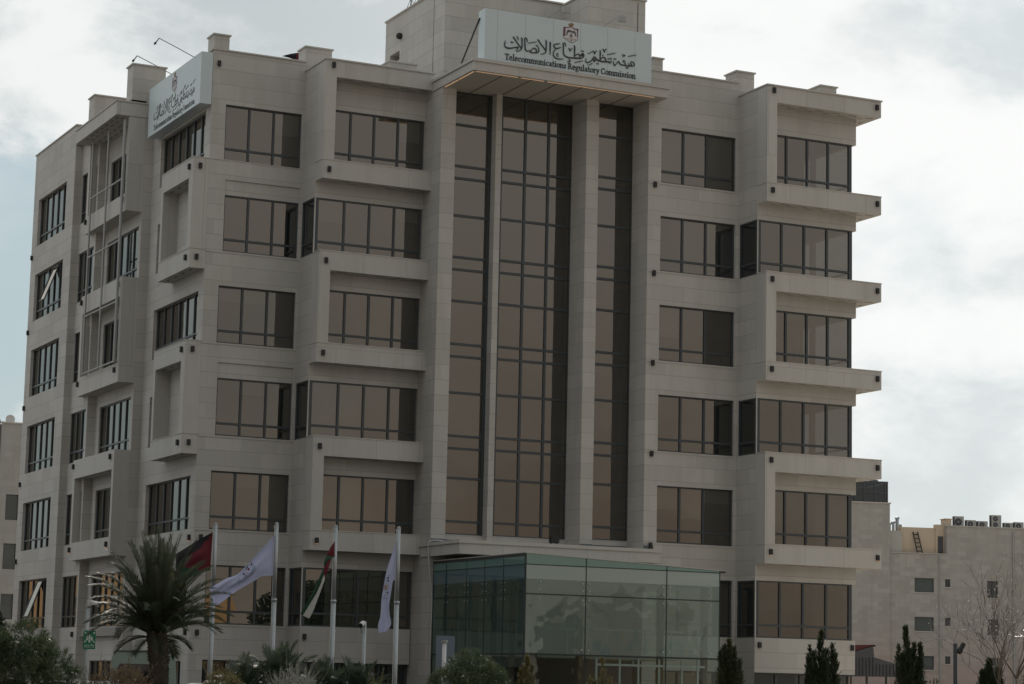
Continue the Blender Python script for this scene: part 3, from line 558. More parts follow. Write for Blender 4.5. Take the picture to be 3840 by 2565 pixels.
# closing walls and roof
st.box(27.9, 55.70, 114.35, 114.6, 0, 27.3); st.box(28.64, 29.0, 104.2, 106.89, 26.62, 27.0)
st.build('wall', 'limestone', BLD)
rf = MB()
for a in ((29.06, 46.5, 90.02, 114.3), (33.14, 37.95, 88.44, 90.02), (38.62, 46.5, 87.1, 90.02), (46.53, 55.69, 84.34, 114.3), (50.95, 55.69, 82.8, 84.34), (27.9, 29.06, 98.02, 114.3)):
    rf.box(a[0], a[1], a[2], a[3], 26.62, 26.9)
rf.build('roof', 'slab', BLD)
def coping(*a): c_ = MB(); c_.box(*a); c_.build('coping', 'coping', BLD)
for a in ((XD-.05, XL, YR-.05, YR+.4, 27.58, 27.64), (XA-.05, XB, YL-.05, YL+.4, 27.4, 27.46), (XA-.05, XA+.35, YL+.4, 98.0, 27.3, 27.36), (27.82, 28.3, 106.85, 114.65, 27.58, 27.64),
          (28.3, 55.7, 114.2, 114.65, 27.3, 27.36), (28.3, 29.0, 106.85, 107.2, 27.58, 27.64), (XD-.05, XD+.3, YR+.4, 90, 27.58, 27.64)): coping(*a)
for t in T:                                   # thin sill strips under the flat-wall windows
    coping(XD, XL-.004, YR-.025, YR, t-.07, t)
    if t < 22: coping(XA, XB-.004, YL-.025, YL, t-.07, t)
# roof posts
for x0, x1, y0, y1, z0, z1 in ((29.06, 29.72, 90.03, 90.85, 27.47, 28.05), (33.10, 34.28, 90.03, 90.9, 27.0, 28.08), (27.95, 29.45, 98.02, 98.9, 26.81, 28.50), (27.95, 29.58, 104.2, 105.2, 26.8, 28.46),
    (46.70, 47.17, YR+.05, 85.2, 27.65, 28.14), (50.83, 51.72, YR+.05, 85.3, 27.07, 28.12), (55.20, 56.02, 84.45, 85.4, 27.07, 28.08)):
    p = MB(); p.box(x0, x1, y0, y1, z0, z1); p.box(x0-.06, x1+.06, y0-.06, y1+.06, z1, z1+.06, 1); p.build('roof_post', ['limestone', 'coping'], BLD)
# ---- central stone fins and curtain wall
fn = MB()
fn.box(XC_, 38.61, 86.67, 88.9, 0, 26.25); fn.box(40.44, 40.70, 86.58, 87.3, 6.9, 26.25); fn.box(44.11, 44.69, 85.40, 87.2, 0, 26.25)
fn.box(38.612, 46.5, 86.95, 87.3, 0, 7.60); fn.box(38.612, 40.438, 86.98, 87.3, 7.60, 7.66); fn.box(40.703, 44.108, 86.70, 86.95, 6.9, 7.66); fn.box(44.693, 46.505, 85.68, 86.95, 6.9, 7.66)
fn.build('stone_fin', 'limestone', BLD)
S1 = (24.83, 20.95, 17.34, 13.51, 9.98); S2 = (23.06, 22.54, 19.19, 18.67, 15.54, 15.02, 11.72, 11.20, 8.20)
for xa, xb, y, mm in ((38.61, 40.44, 87.02, ()), (40.70, 44.11, 86.75, (41.92, 43.02)), (44.69, 46.51, 85.73, ())):
    window(BLD, 'y', y, xa, xb, 7.66, 26.24, mm, S1+S2, fw=.05, mw=.10, left=.14 if xa == 40.70 else .03, right=.12 if xb == 40.44 else .04, name='curtain_wall')
# grey-blue waterproofing turned up at the foot of the curtain wall
for a in ((38.62, 40.43, 86.93, 86.945), (40.72, 44.10, 86.675, 86.69), (44.70, 46.49, 85.655, 85.67), (37.98, 38.60, 86.645, 86.66), (44.12, 44.68, 85.375, 85.39), (46.515, 46.97, 84.29, 84.31)): up = MB(); up.box(*a, 7.25, 7.44); up.build('flashing', 'flashing', BLD)
# ---- canopies
cn = MB()
for z0, z1, yf in ((26.25, 26.62, 83.52), (6.70, 7.12, 83.69)):
    cn.box(37.92, 46.97, yf, YR-.003, z0, z1); cn.box(37.92, XD-.003, YR-.003, 87.6, z0+.001, z1)
    cn.box(37.86, 47.03, yf-.06, YR-.004, z1, z1+.05, 1); cn.box(37.86, XD-.004, YR-.004, 87.6, z1, z1+.05, 1)
    cn.box(37.89, 47.0, yf-.03, YR-.005, z1+.05, z1+.14, 1); cn.box(37.89, XD-.005, YR-.005, 87.6, z1+.05, z1+.14, 1)
cn.build('canopy', ['smooth_stone', 'coping'], BLD)
sf = MB(); sf.quad((38.1, 83.7, 26.244), (38.1, 87.0, 26.244), (46.48, 87.0, 26.244), (46.48, 83.7, 26.244)); 
for x in (39.37, 40.68, 41.87, 43.03, 44.21, 45.37): sf.quad((x-.03, 83.75, 26.240), (x-.03, 86.95, 26.240), (x+.03, 86.95, 26.240), (x+.03, 83.75, 26.240), 1)
sf.build('soffit', ['soffit_panel', 'dark_slot'], BLD)
ld = MB()
for a, b in ((38.12, 40.0), (40.15, 41.2), (41.36, 43.6), (43.66, 46.4)): ld.box(a, b, 83.66, 83.69, 26.222, 26.238)
ld.box(38.03, 38.07, 83.75, 85.2, 26.222, 26.238); ld.box(38.03, 38.07, 85.3, 86.6, 26.222, 26.238)
ld.build('light_strip', 'led_warm', BLD)
# ---- roof tower behind the sign
tw = MB()
wall(tw, 'x', 40.32, 92.0, 98.87, 26.9, 32.4, [(97.12, 98.28, 30.22, 30.66)], .7); wall(tw, 'y', 92.0, 40.32, 46.2, 26.9, 32.38)
tw.box(40.9, 46.2, 98.6, 98.87, 26.9, 32.38); tw.box(46.18, 49.10, 89.5, 98.87, 26.9, 32.32)
tw.box(40.26, 46.2, 91.94, 98.93, 32.4, 32.47, 1); tw.box(46.12, 49.16, 89.44, 98.93, 32.32, 32.39, 1)
tw.box(36.71, 37.95, 89.5, 91.0, 26.9, 27.82); tw.box(36.66, 38.0, 89.45, 91.05, 27.82, 27.88, 1)
tw.box(40.312, 40.32, 93.20, 93.225, 27.0, 32.3, 2); tw.box(48.70, 48.73, 89.488, 89.5, 27.0, 32.2, 2)
tw.build('roof_tower', ['limestone', 'coping', 'dark_slot'], BLD)
# ---- inside: floors, back walls, ceiling lights
fl = MB()
for t in T:
    z0, z1 = t-.42, t-.06
    for a in ((29.3, 38.0, 90.3, 114), (33.3, 38.0, 88.65, 90.3), (38.0, 46.4, 87.35, 114), (46.7, 55.55, 84.6, 114), (51.1, 55.55, 83.05, 84.6), (28.4, 29.3, 98.3, 114)): fl.box(a[0], a[1], a[2], a[3], z0, z1)
fl.build('floor_slab', 'slab', BLD)
iw = MB(); iw.box(29.6, 37.5, 96.5, 96.7, 0, 26.6); iw.box(37.5, 50.6, 94.0, 94.2, 0, 26.6); iw.box(50.5, 50.7, 84.8, 94, 0, 26.6); iw.box(50.7, 55.5, 90, 90.2, 0, 26.6)
iw.box(34.0, 34.2, 90.5, 114, 0, 26.6); iw.box(37.6, 37.8, 88.9, 96, 0, 26.6); iw.box(46.6, 46.72, 86.7, 94, 0, 26.6)
iw.box(54.15, 54.35, 83.5, 83.7, 0, 26.6); iw.box(53.2, 53.32, 84.6, 85.6, 14.8, 26.2); iw.box(54.6, 54.75, 84.5, 85.4, 3.8, 11.2)
iw.build('inner_wall', 'interior', BLD)
for x, y, k in ((47.6, 86.6, 4), (49.2, 86.2, 4), (48.6, 88.0, 4), (34.6, 90.4, 4), (47.9, 87.0, 0+1), (34.3, 90.0, 2), (30.6, 92.2, 2), (48.2, 87.0, 2), (35.5, 91.0, 3), (51.6, 85.0, 5), (52.0, 85.0, 3)):
    c = MB(); zc = (T[k+1] if k < 5 else 26.9)-.46; c.box(x, x+1.0, y, y+.5, zc-.05, zc); c.build('ceiling_light', 'ceiling_lamp', BLD)
# ---- black up-and-down wall lamps
lm = MB(); lm.box(-.065, .065, -.11, 0, -.115, .115); lampmesh = lm.build('wall_lamp', 'lamp_black', BLD, world=False)
bm_ = MB(); bm_.box(-.045, .045, -.10, -.02, -.135, -.12); bulb0 = None
spots = []
for k in range(6):
    t = T[k]
    spots += [(46.82, YR, t-.13, 0)] if k else []
    if k: spots += [(33.40, YLB, t-.40, 0), (51.20, YRB, t-.30, 0), (56.47, YRB, t-.32, 0)]
    else: spots += [(33.32, YLC, t-.42, 0), (51.15, YRC, t-.30, 0), (55.70, YRC, t-.30, 0)]
    if k > 1: spots += [(28.66, YL, t-.35, 0), (28.37, 90.40, t-.35, 1)]
    else: spots += [(29.34, YL, t-.35, 0), (XA, 90.45, t-.35, 1)]
    spots += [(27.9 if k else 28.63, 98.50, t-.32, 1), (27.9 if k else 28.22, 104.5, t-.32, 1)]
    if k: spots += [(27.87, 114.3, t-.48, 1)]
spots += [(29.29, YL, 26.83, 0), (33.45, YLB, 26.78, 0), (51.24, YRB, 26.80, 0), (56.46, YRB, 26.72, 0)]
first = True
for x, y, z, s in spots:
    if first: o = lampmesh; first = False
    else: o = lampmesh.copy(); COL.objects.link(o); o.parent = BLD
    o.location = (x-42, y-96, z); o.rotation_euler = (0, 0, -math.pi/2 if s else 0)
    if abs(z-(T[1]-.35)) < .12:
        if bulb0 is None: b = bm_.build('bulb', 'bulb_warm', o, world=False); bulb0 = b
        else: b = bulb0.copy(); COL.objects.link(b); b.parent = o
rodm = MB(); rodm.ball((40.22, 96.98, 31.3), .16, 10, 7); rodm.tube([(40.32, 96.98, 31.42), (40.22, 96.98, 31.3)], .05, 6); rodm.build('security_light', 'lamp_black', BLD)

# ================================================================== name signs
AR = DATA['ARABIC']; EM = DATA['EMBLEM']
def sign_face(root, place, sx=1.0, wk=1.0, dp=.03):
    t = MB()
    for i, s in enumerate(AR): ribbon(t, [(u*sx, v, wd*wk) for u, v, wd in s], place, dp, 0, 3, (i % 9)*.0007)
    t.build('arabic_lettering', 'letter_black', root)
    t = MB(); latin(t, 'Telecommunications Regulatory Commission', .93*sx, .112, 6.08*sx, .165, place, dp, 0, 1.02*wk); t.build('latin_lettering', 'letter_black', root)
    e = MB(); sc = lambda pl: [(u*sx, v) for u, v in pl]
    pl = lambda d: (lambda u, v, h: place(u, v, h+d))
    plate(e, sc(EM['field']), pl(0), .006, 2)
    for nm, mi, d in (('mantle_L', 0, .008), ('mantle_R', 0, .008), ('crown', 1, .008), ('wingL', 3, .012), ('wingR', 3, .012), ('body', 4, .014), ('star', 4, .010)): plate(e, sc(EM[nm]), pl(0), d, mi)
    ribbon(e, [(u*sx, v, .02) for u, v in EM['line']], place, .010, 3, 3); ribbon(e, [(u*sx, v, .026) for u, v in EM['ribbon']], place, .010, 1, 3)
    cx = sum(u for u, v in EM['crown'])/len(EM['crown'])*sx; zt = max(v for u, v in EM['crown']); zb = min(v for u, v in EM['crown'])
    for dx in (-.055, -.02, .02, .055): ribbon(e, [(cx+dx*sx*.6, zb+.02, .012), (cx+dx*sx, zt-.07, .012)], place, .011, 0, 1)
    plate(e, circ(cx, (EM['wingL'][2][1]+EM['wingR'][1][1])/2+.0, .035), pl(0), .015, 1)
    e.build('emblem', ['emblem_maroon', 'emblem_gold', 'emblem_white', 'emblem_dark', 'emblem_grey'], root)
def lampset(root, base, out, drop, name='sign_lamp'):
    b = Vector(base); o_ = b+Vector(out); l = MB(); l.tube([b, b.lerp(o_, .5)+Vector((0, 0, .01)), o_], .018, 6); a = l.build(name, 'grey_pipe', root)
    return a, o_
S = thing('name_sign', 'wide pale panel with black lettering and crest on top of the central canopy', 'sign', (42.3, 83.9, 26.78))
p = MB(); p.box(38.44, 46.20, 83.62, 84.25, 26.765, 28.93); p.build('panel', 'sign_panel', S)
s_ = MB()
for x in (39.0, 40.27, 41.55, 42.83, 44.1, 45.4): s_.box(x-.003, x+.003, 83.617, 83.62, 26.78, 28.92)
s_.build('panel_joint', 'emblem_grey', S)
sign_face(S, lambda u, v, d: (38.44+u, 83.62-d, 26.78+v))
for x in (41.3, 43.87):
    a, e_ = lampset(S, (x, 83.8, 28.93), (0, -1.85, .10), 0)
    h = MB(); h.box(x-.17, x+.17, e_.y-.05, e_.y+.05, e_.z-.32, e_.z-.06); h.tube([e_, (e_.x, e_.y, e_.z-.1)], .03, 6); h.build('lamp_head', 'grey_pipe', a)
b = MB(); b.tube([(38.42, 84.1, 28.62), (38.30, 85.6, 27.0)], .035, 6); b.build('brace', 'dark_steel', S)
S2_ = thing('name_sign', 'pale lettered panel with crest hung at the upper left corner of the stone building', 'sign', (28.7, 93.6, 25.06))
p = MB(); p.box(28.52, 29.02, 89.98, 97.25, 25.06, 27.25); p.build('panel', 'sign_panel', S2_)
sign_face(S2_, lambda u, v, d: (28.52-d, 97.25-u, 25.08+v), 7.27/7.76, .88, .008)
for y in (91.06, 94.2):
    a, e_ = lampset(S2_, (28.55, y, 27.25), (-1.55, 0, .60), 0)
    h = MB(); dv = Vector((-.14, 0, -.22)); h.tube([e_, e_+dv*.9], [.018, .024], 6); h.box(e_.x-.19, e_.x-.13, y-.10, y+.10, e_.z-.28, e_.z-.20); h.build('lamp_head', 'lamp_black', a)

# ================================================================== pipe frame on the left side
PF = thing('pipe_frame', 'grey steel pipe frame of uprights and rails standing against the side niches', 'pipe frame', (27.75, 101, 15.1))
for y in (98.2, 100.75, 103.35): 
    p = MB(); p.tube([(27.75, y, 15.15), (27.75, y, 26.0)], .065 if y < 99 else .05, 8); p.build('upright', 'grey_pipe', PF)
for z in (15.2, 17.85, 20.58, 23.35):
    p = MB(); p.tube([(27.75, 98.2, z), (27.75, 103.35, z)], .04, 8); p.build('rail', 'grey_pipe', PF)
# ================================================================== glass entrance pavilion
GP = thing('entrance_pavilion', 'green glass entrance box with dark joints standing in front of the central bays', 'entrance', (42.3, 82.4, 0))
X0, X1, Y0, Y1 = 38.12, 46.50, 78.14, 86.6
xs = (X0, 40.67, 44.15, X1); ys = (Y0, 80.03, 81.71, 83.38, 85.32, Y1)
def ztop(x): return 6.50-(x-X0)*.34/(X1-X0)
def gpane(a, b, z0a, z0b, z1a, z1b, ax, mat):
    p = MB()
    if ax == 'y': p.quad((a, Y0, z0a), (b, Y0, z0b), (b, Y0, z1b), (a, Y0, z1a))
    else: p.quad((X0, a, z0a), (X0, a, z1a), (X0, b, z1b), (X0, b, z0b))
    return p.build('glass_panel', mat, GP)
for i in range(3):
    a, b = xs[i]+.015, xs[i+1]-.015
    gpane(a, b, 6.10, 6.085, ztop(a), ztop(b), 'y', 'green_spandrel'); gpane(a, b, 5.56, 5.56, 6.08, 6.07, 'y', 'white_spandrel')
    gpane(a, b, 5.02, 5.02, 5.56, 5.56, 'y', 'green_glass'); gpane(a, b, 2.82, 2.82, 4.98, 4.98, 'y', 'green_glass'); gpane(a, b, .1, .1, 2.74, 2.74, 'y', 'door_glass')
for i in range(5):
    a, b = ys[i]+.012, ys[i+1]-.012
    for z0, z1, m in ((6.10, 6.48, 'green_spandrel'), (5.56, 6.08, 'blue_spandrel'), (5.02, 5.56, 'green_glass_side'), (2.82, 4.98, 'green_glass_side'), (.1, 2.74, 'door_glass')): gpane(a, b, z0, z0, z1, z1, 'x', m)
j = MB()
for x in xs: j.box(x-.018, x+.018, Y0-.012, Y0+.03, .05, ztop(x))
for y in ys[1:]: j.box(X0-.012, X0+.03, y-.013, y+.013, .05, 6.49)
j.box(X0-.03, X0+.03, Y0-.03, Y0+.03, .05, 6.5)
for z, hh in ((6.09, .016), (5.00, .022), (2.78, .035)):
    j.box(X0+.03, X1, Y0-.009, Y0+.025, z-hh, z+hh); j.box(X0-.009, X0+.025, Y0+.03, Y1, z-hh, z+hh)
j.build('joint', 'silicone', GP)
r_ = MB(); r_.prism([(X0-.02, 6.50), (X1+.3, 6.16), (X1+.3, 6.10), (X1, 6.10), (X1, 6.05), (X0-.02, 6.40)], lambda u, v: (u, Y0+.05, v), lambda u, v: (u, Y1, v)); r_.build('roof', 'dark_steel', GP)
r_ = MB(); r_.prism([(X0-.03, 6.505), (X1+.06, 6.17), (X1+.06, 6.20), (X0-.03, 6.535)], lambda u, v: (u, Y0-.02, v), lambda u, v: (u, Y1, v)); r_.build('roof_edge', 'coping', GP)
c = MB(); c.box(X0+.25, X1-.2, Y0+.3, Y1, 5.50, 5.62); c.build('ceiling', 'soffit_panel', GP)
for x in (38.75, 40.67, 44.15, 46.1):
    f = MB(); f.box(x-.09, x+.09, Y0+.35, Y0+.6, .1, 5.5); f.build('fin_column', 'brown_steel', GP)
for y in ys[1:5]:
    f = MB(); f.box(X0+.30, X0+.52, y-.05, y+.05, .1, 5.5); f.build('fin_column', 'brown_steel', GP)
fit = MB()
for x in (40.67, 44.15):
    for z in (5.45, 5.17, 4.83, 2.98):
        for dx in (-.14, .14): fit.tube([(x+dx, Y0-.02, z), (x+dx, Y0+.14, z)], .035, 8)
for x in (38.75, 46.1):
    for z in (5.45, 5.17, 4.83, 2.98): fit.tube([(x-.0, Y0-.02, z), (x, Y0+.14, z)], .035, 8)
for y in ys[1:5]:
    for z in (5.45, 5.17, 4.83):
        for dy in (-.16, .16): fit.tube([(X0-.02, y+dy, z), (X0+.14, y+dy, z)], .03, 8)
fit.build('spider_fitting', 'galvanised', GP)
d = MB(); 
for x in (41.2, 42.2, 43.0, 43.9, 44.9, 45.6): d.box(x-.035, x+.035, Y0+.05, Y0+.11, .1, 2.72)
d.box(41.2, 45.9, Y0+.045, Y0+.10, 2.42, 2.50); d.box(38.7, X1, Y1-.4, Y1-.3, 0.05, .1); d.build('door_frame', 'white_plastic', GP)
d = MB(); d.box(38.5, 46.3, 80.6, 86.5, 2.70, 2.86); d.build('mezzanine', 'soffit_panel', GP)
d = MB()
for x in (39.6, 41.2, 42.9, 44.6, 45.8): d.box(x-.02, x+.02, 80.62, 80.66, 2.86, 3.8)
d.box(38.5, 46.3, 80.6, 80.68, 3.8, 3.86); d.build('balustrade', 'galvanised', GP)
d = MB(); d.box(39.0, 46.0, 86.6, 86.9, 2.87, 5.4); d.build('back_wall', 'grey_plaster', GP); d = MB(); d.box(39.0, 46.0, 84.2, 84.35, .1, 2.74); d.build('lobby_wall', 'dark_steel', GP)
d = MB(); d.box(38.4, 46.2, 84.4, 84.5, 2.6, 2.74); d.box(40.6, 41.6, 80.5, 81.0, .1, 1.1); d.box(43.1, 45.4, 80.6, 81.3, .1, 1.15); d.build('reception_desk', 'white_plastic', GP)
d = MB(); d.tube([(44.5, 79.2, 1.1), (44.5, 79.2, 1.9)], .11, 10); d.build('fire_extinguisher', 'red_gloss', GP)
# floodlight on the lower canopy
o = MB(); o.box(42.36, 42.70, 84.45, 84.72, 7.36, 7.62); o.tube([(42.40, 84.6, 7.26), (42.40, 84.6, 7.46)], .03, 6); o.tube([(42.66, 84.6, 7.26), (42.66, 84.6, 7.46)], .03, 6); o.box(42.35, 42.71, 84.52, 84.66, 7.26, 7.30)
tag(o.build('floodlight', 'lamp_black'), 'small black floodlight standing on the lower canopy ledge under the curtain wall', 'floodlight')
o = MB(); o.tube(catmull([(38.5, 86.4, 7.33), (38.2, 86.5, 7.36), (37.9, 86.58, 7.30), (37.86, 86.6, 6.9), (38.02, 86.60, 5.4), (38.08, 86.6, 4.8), (38.05, 86.6, 2.9), (38.04, 86.6, .1)], 4), .022, 6)
tag(o.build('hanging_cable', 'white_plastic', smooth=True), 'thin pale cable looping down from the lower canopy beside the glass entrance', 'cable')
# roof antennas and flag
for i, (y, h, lab) in enumerate(((96.35, 2.6, 'thin whip antenna on a tripod at the roof tower edge, the farther one'), (95.5, 2.4, 'crossed stub antenna mast on the roof tower edge, the nearer one'))):
    A_ = thing('roof_antenna', lab, 'antenna', (40.5, y, 32.45))
    p = MB(); p.tube([(40.5, y, 32.45), (40.5, y, 32.45+h)], .03, 6); p.build('mast', 'lamp_black', A_)
    p = MB()
    for k in range(3): p.tube([(40.5+.28*math.cos(k*2.1), y+.28*math.sin(k*2.1), 32.45), (40.5, y, 33.0)], .012, 5)
    p.build('tripod', 'lamp_black', A_)
    p = MB()
    for z in (33.25, 33.6): p.tube([(40.3, y+.28, z), (40.7, y-.28, z+.1)], .02, 5)
    p.tube(catmull([(40.5, y, 33.2), (40.4, y+.35, 33.25), (40.35, y+.5, 33.6), (40.4, y+.3, 33.9)], 3), .012, 5); p.build('element', 'lamp_black', A_)

# ================================================================== flags and poles
def lerp2(c, s):
    """point at fraction s (0..1, by index) along a polyline of (x, z)"""
    f = s*(len(c)-1); i = min(int(f), len(c)-2); t = f-i
    return (c[i][0]+(c[i+1][0]-c[i][0])*t, c[i][1]+(c[i+1][1]-c[i][1])*t)
def flag_grid(Tc, Bc, y, fold, ns=26, nt_=14, mat=None, phase=0.0):
    Ts, Bs = catmull([tuple(p) for p in Tc], 6), catmull([tuple(p) for p in Bc], 6)
    mb = MB(); vs = []
    for i in range(ns+1):
        s = i/ns; a, b = lerp2(Ts, s), lerp2(Bs, s)
        for k in range(nt_+1):
            t = k/nt_
            dy = fold*min(1, s*3)*(math.sin(t*7.5+s*4.0+phase)+.5*math.sin(t*15-s*5))
            vs.append((a[0]+(b[0]-a[0])*t, y+dy, a[1]+(b[1]-a[1])*t))
    for i in range(ns):
        for k in range(nt_):
            q = [i*(nt_+1)+k, i*(nt_+1)+k+1, (i+1)*(nt_+1)+k+1, (i+1)*(nt_+1)+k]
            mb.f.append(tuple(q)); mb.m.append(mat((i+.5)/ns, (k+.5)/nt_) if mat else 0)
    mb.v = vs; return mb
POLES = ((21.72, 65.25, 6.08), (23.34, 64.5, 6.13), (24.90, 63.75, 6.09), (26.56, 62.95, 6.09))
PL = ('galvanised flagpole nearest the palm tree carrying a red, black and green flag', 'galvanised flagpole carrying the wide spread white flag', 'galvanised flagpole carrying the twisted white, green and red flag', 'galvanised flagpole nearest the glass entrance carrying the narrow hanging white flag')
for (x, y, h), lb in zip(POLES, PL):
    R0 = thing('flag_pole', lb, 'flagpole', (x, y, 0), 0, 'flagpoles in front of the building')
    dx = .0
    p = MB(); p.tube([(x, y, 0), (x, y, 3.9)], [.076, .072], 12); p.tube([(x, y, 3.88), (x, y, 3.96)], .082, 12); p.tube([(x, y, 3.9), (x, y, h)], [.058, .054], 12)
    p.build('pole', 'galvanised', R0, True)
    p = MB(); p.tube([(x, y, h), (x, y, h+.05)], [.06, .03], 10); p.box(x-.09, x-.05, y-.02, y+.02, h-.12, h-.04); p.build('finial', 'grey_pipe', R0)
    p = MB(); p.tube([(x-.075, y-.03, .9), (x-.08, y-.03, h-.08)], .007, 5); p.build('halyard', 'white_plastic', R0)
def jordan(s, t):
    if s < .5*(1-abs(2*t-1)): return 1
    return 0 if t < .34 else (2 if t < .67 else 3)
JM = ['black_cloth', 'red_cloth', 'plainwhite_cloth', 'green_cloth']
F = DATA['F1']; tag(flag_grid(F['T'], F['B'], 65.3, .05, mat=lambda s, t: 1 if s < .62*(1-abs(2*t-1))+.3*(t > .25) and t < .93 else (0 if t < .4 else 3)).build('flag', JM, smooth=True), 'red, black and green flag drooping from its pole behind the palm fronds', 'flag')
F = DATA['F2']; fw2 = flag_grid(F['T'], F['B'], 64.5, .045, 34, 16).build('flag', 'white_cloth', smooth=True); tag(fw2, 'white flag with small round logo blown out wide to the left of its pole', 'flag')
def logo(dat, y, root):
    l = MB(); mi = {'k': 0, 'r': 1, 'g': 2, 'o': 3}; pl = lambda u, v, d: (u, y-.10-d, v)
    for u, v, r0, c in dat['dots']: plate(l, circ(u, v, r0, 9), pl, .004, mi[c])
    for i, a in enumerate(dat['arcs']): ribbon(l, [(u, v, .016) for u, v in a], pl, .004+.0006*i, 4, 3)
    if 'star' in dat: plate(l, dat['star'], pl, .004, 3)
    l.build('logo', ['letter_black', 'red_cloth', 'green_cloth', 'emblem_gold', 'blue_grey_panel'], root)
logo(DATA['F2L'], 64.5, fw2)
F = DATA['F4']; fw4 = flag_grid(F['T'], F['B'], 62.96, .03, 34, 10, phase=1).build('flag', 'white_cloth', smooth=True); tag(fw4, 'narrow white flag with a star logo hanging limp beside the glass entrance', 'flag')
logo(DATA['F4L'], 62.98, fw4)
f3 = MB(); F = DATA['F3']; order = ('red', 'green', 'red2', 'white', 'green2', 'black'); mi3 = {'red': 1, 'red2': 1, 'green': 3, 'green2': 3, 'white': 2, 'black': 0}
for i, k in enumerate(order):
    pts = F[k]; y = 63.72; dd = (.0, -.03, -.01, -.04, .0, .01)[i]
    c = (sum(p[0] for p in pts)/len(pts), sum(p[1] for p in pts)/len(pts)); n_ = len(pts)
    front = [(u, y+dd+.02*math.sin(j*1.7+i), v) for j, (u, v) in enumerate(pts)]; cen = (c[0], y+dd-.05, c[1]); b_ = (c[0], y+dd+.03, c[1])
    f3.add(front+[cen, b_], [(j, (j+1) % n_, n_) for j in range(n_)]+[((j+1) % n_, j, n_+1) for j in range(n_)], mi3[k])
tag(f3.build('flag', JM), 'twisted red, green and white flag hanging in a long fold from its pole', 'flag')
F = DATA['FR']; RF = thing('roof_flag', 'red and black flag showing over the roof parapet between two stone posts', 'flag', (33.0*95/90.05, 95, 26.9))
x0 = F['T'][0][0]; p = MB(); p.tube([(x0+.03, 95, 26.9), (x0+.03, 95, F['T'][0][1]+.1)], .02, 6); p.build('staff', 'galvanised', RF)
flag_grid(F['T'], F['B'], 95, .05, 12, 8, lambda s, t: 1 if s < .36*(1-t*.2) else 0).build('cloth', ['black_cloth', 'red_cloth'], RF, True)

# ================================================================== plants
def rnd(a, b): return random.uniform(a, b)
def rdir(up=0.0):
    while True:
        v = Vector((rnd(-1, 1), rnd(-1, 1), rnd(-1, 1)))
        if .1 < v.length < 1: 
            v.normalize(); v.z += up; return v.normalized()
def blade(mb, p, d, L, wd, mi=0, bend=0.0):
    """thin pointed leaf of two faces"""
    s = d.cross(Vector((rnd(-1, 1), rnd(-1, 1), rnd(-.3, 1)))); 
    if s.length < 1e-3: s = Vector((1, 0, 0))
    s = s.normalized()*wd/2; m = p+d*L*.45+Vector((0, 0, bend*L)); e = p+d*L
    mb.add([p-s*.4, p+s*.4, m+s, e, m-s], [(0, 1, 2, 4), (4, 2, 3)], mi)
def lumps_point(lumps):
    tot = sum(l[3]**2 for l in lumps); r0 = rnd(0, tot)
    for l in lumps:
        r0 -= l[3]**2
        if r0 <= 0: break
    d = rdir(); k = rnd(.55, 1.0)**.6
    return Vector((l[0]+d.x*l[3]*k, l[1]+d.y*l[3]*k, l[2]+d.z*l[4]*k)), d
def stems(mb, base, tops, r0=.05, mi=1):
    for t in tops:
        b = Vector(base)+Vector((rnd(-.1, .1), rnd(-.1, .1), 0)); t = Vector(t); m = b.lerp(t, .5)+Vector((rnd(-.1, .1), rnd(-.1, .1), rnd(0, .15)))
        mb.tube(catmull([tuple(b), tuple(m), tuple(t)], 3), [r0, r0*.9, r0*.8, r0*.65, r0*.55, r0*.4, r0*.25], 6, mi)
def pine_bush(root, c, lumps, tufts, L=.13, needles=15, wd=.007, mat='pine_needle'):
    lumps = [(c[0]+l[0], c[1]+l[1], l[2], l[3], l[4]) for l in lumps]
    s = MB(); stems(s, (c[0], c[1], 0), [(l[0], l[1], l[2]) for l in lumps], .06, 0); s.build('trunk', 'bark', root)
    mb = MB()
    for _ in range(tufts):
        p, d = lumps_point(lumps); ax = (d+Vector((0, 0, .75))+rdir()*.25).normalized()
        if rnd(0, 1) < .35: # bare candle along the twig
            mb.tube([p-ax*.10, p+ax*.05], [.008, .004], 3)
        for k in range(needles):
            q = p-ax*rnd(0, .12); blade(mb, q, (ax*rnd(.35, 1.3)+rdir()*.85).normalized(), L*rnd(.7, 1.2), wd)
    mb.build('crown', mat, root)
def leafy_bush(root, c, lumps, n, L, wd, mat, up=.3, sprays=0, spray_len=.3):
    lumps = [(c[0]+l[0], c[1]+l[1], l[2], l[3], l[4]) for l in lumps]
    s = MB(); stems(s, (c[0], c[1], 0), [(l[0], l[1], l[2]) for l in lumps]+[tuple(lumps_point(lumps)[0]) for _ in range(10)], .03, 0); s.build('stem', 'bark', root)
    mb = MB()
    for _ in range(n):
        p, d = lumps_point(lumps); blade(mb, p, (d*.6+rdir(up)).normalized(), L*rnd(.6, 1.3), wd*rnd(.7, 1.3))
    for _ in range(sprays):
        p, d = lumps_point(lumps); ax = (d+Vector((0, 0, 1.0))+rdir()*.3).normalized(); sl_ = spray_len*rnd(.5, 1.2)
        mb.tube([p, p+ax*sl_], [.006, .002], 3)
        for k in range(18): blade(mb, p+ax*sl_*k/17, (ax*.7+rdir()).normalized(), L*rnd(.5, 1.0)*(1.15-k/17*.7), wd*.8)
    mb.build('foliage', mat, root)
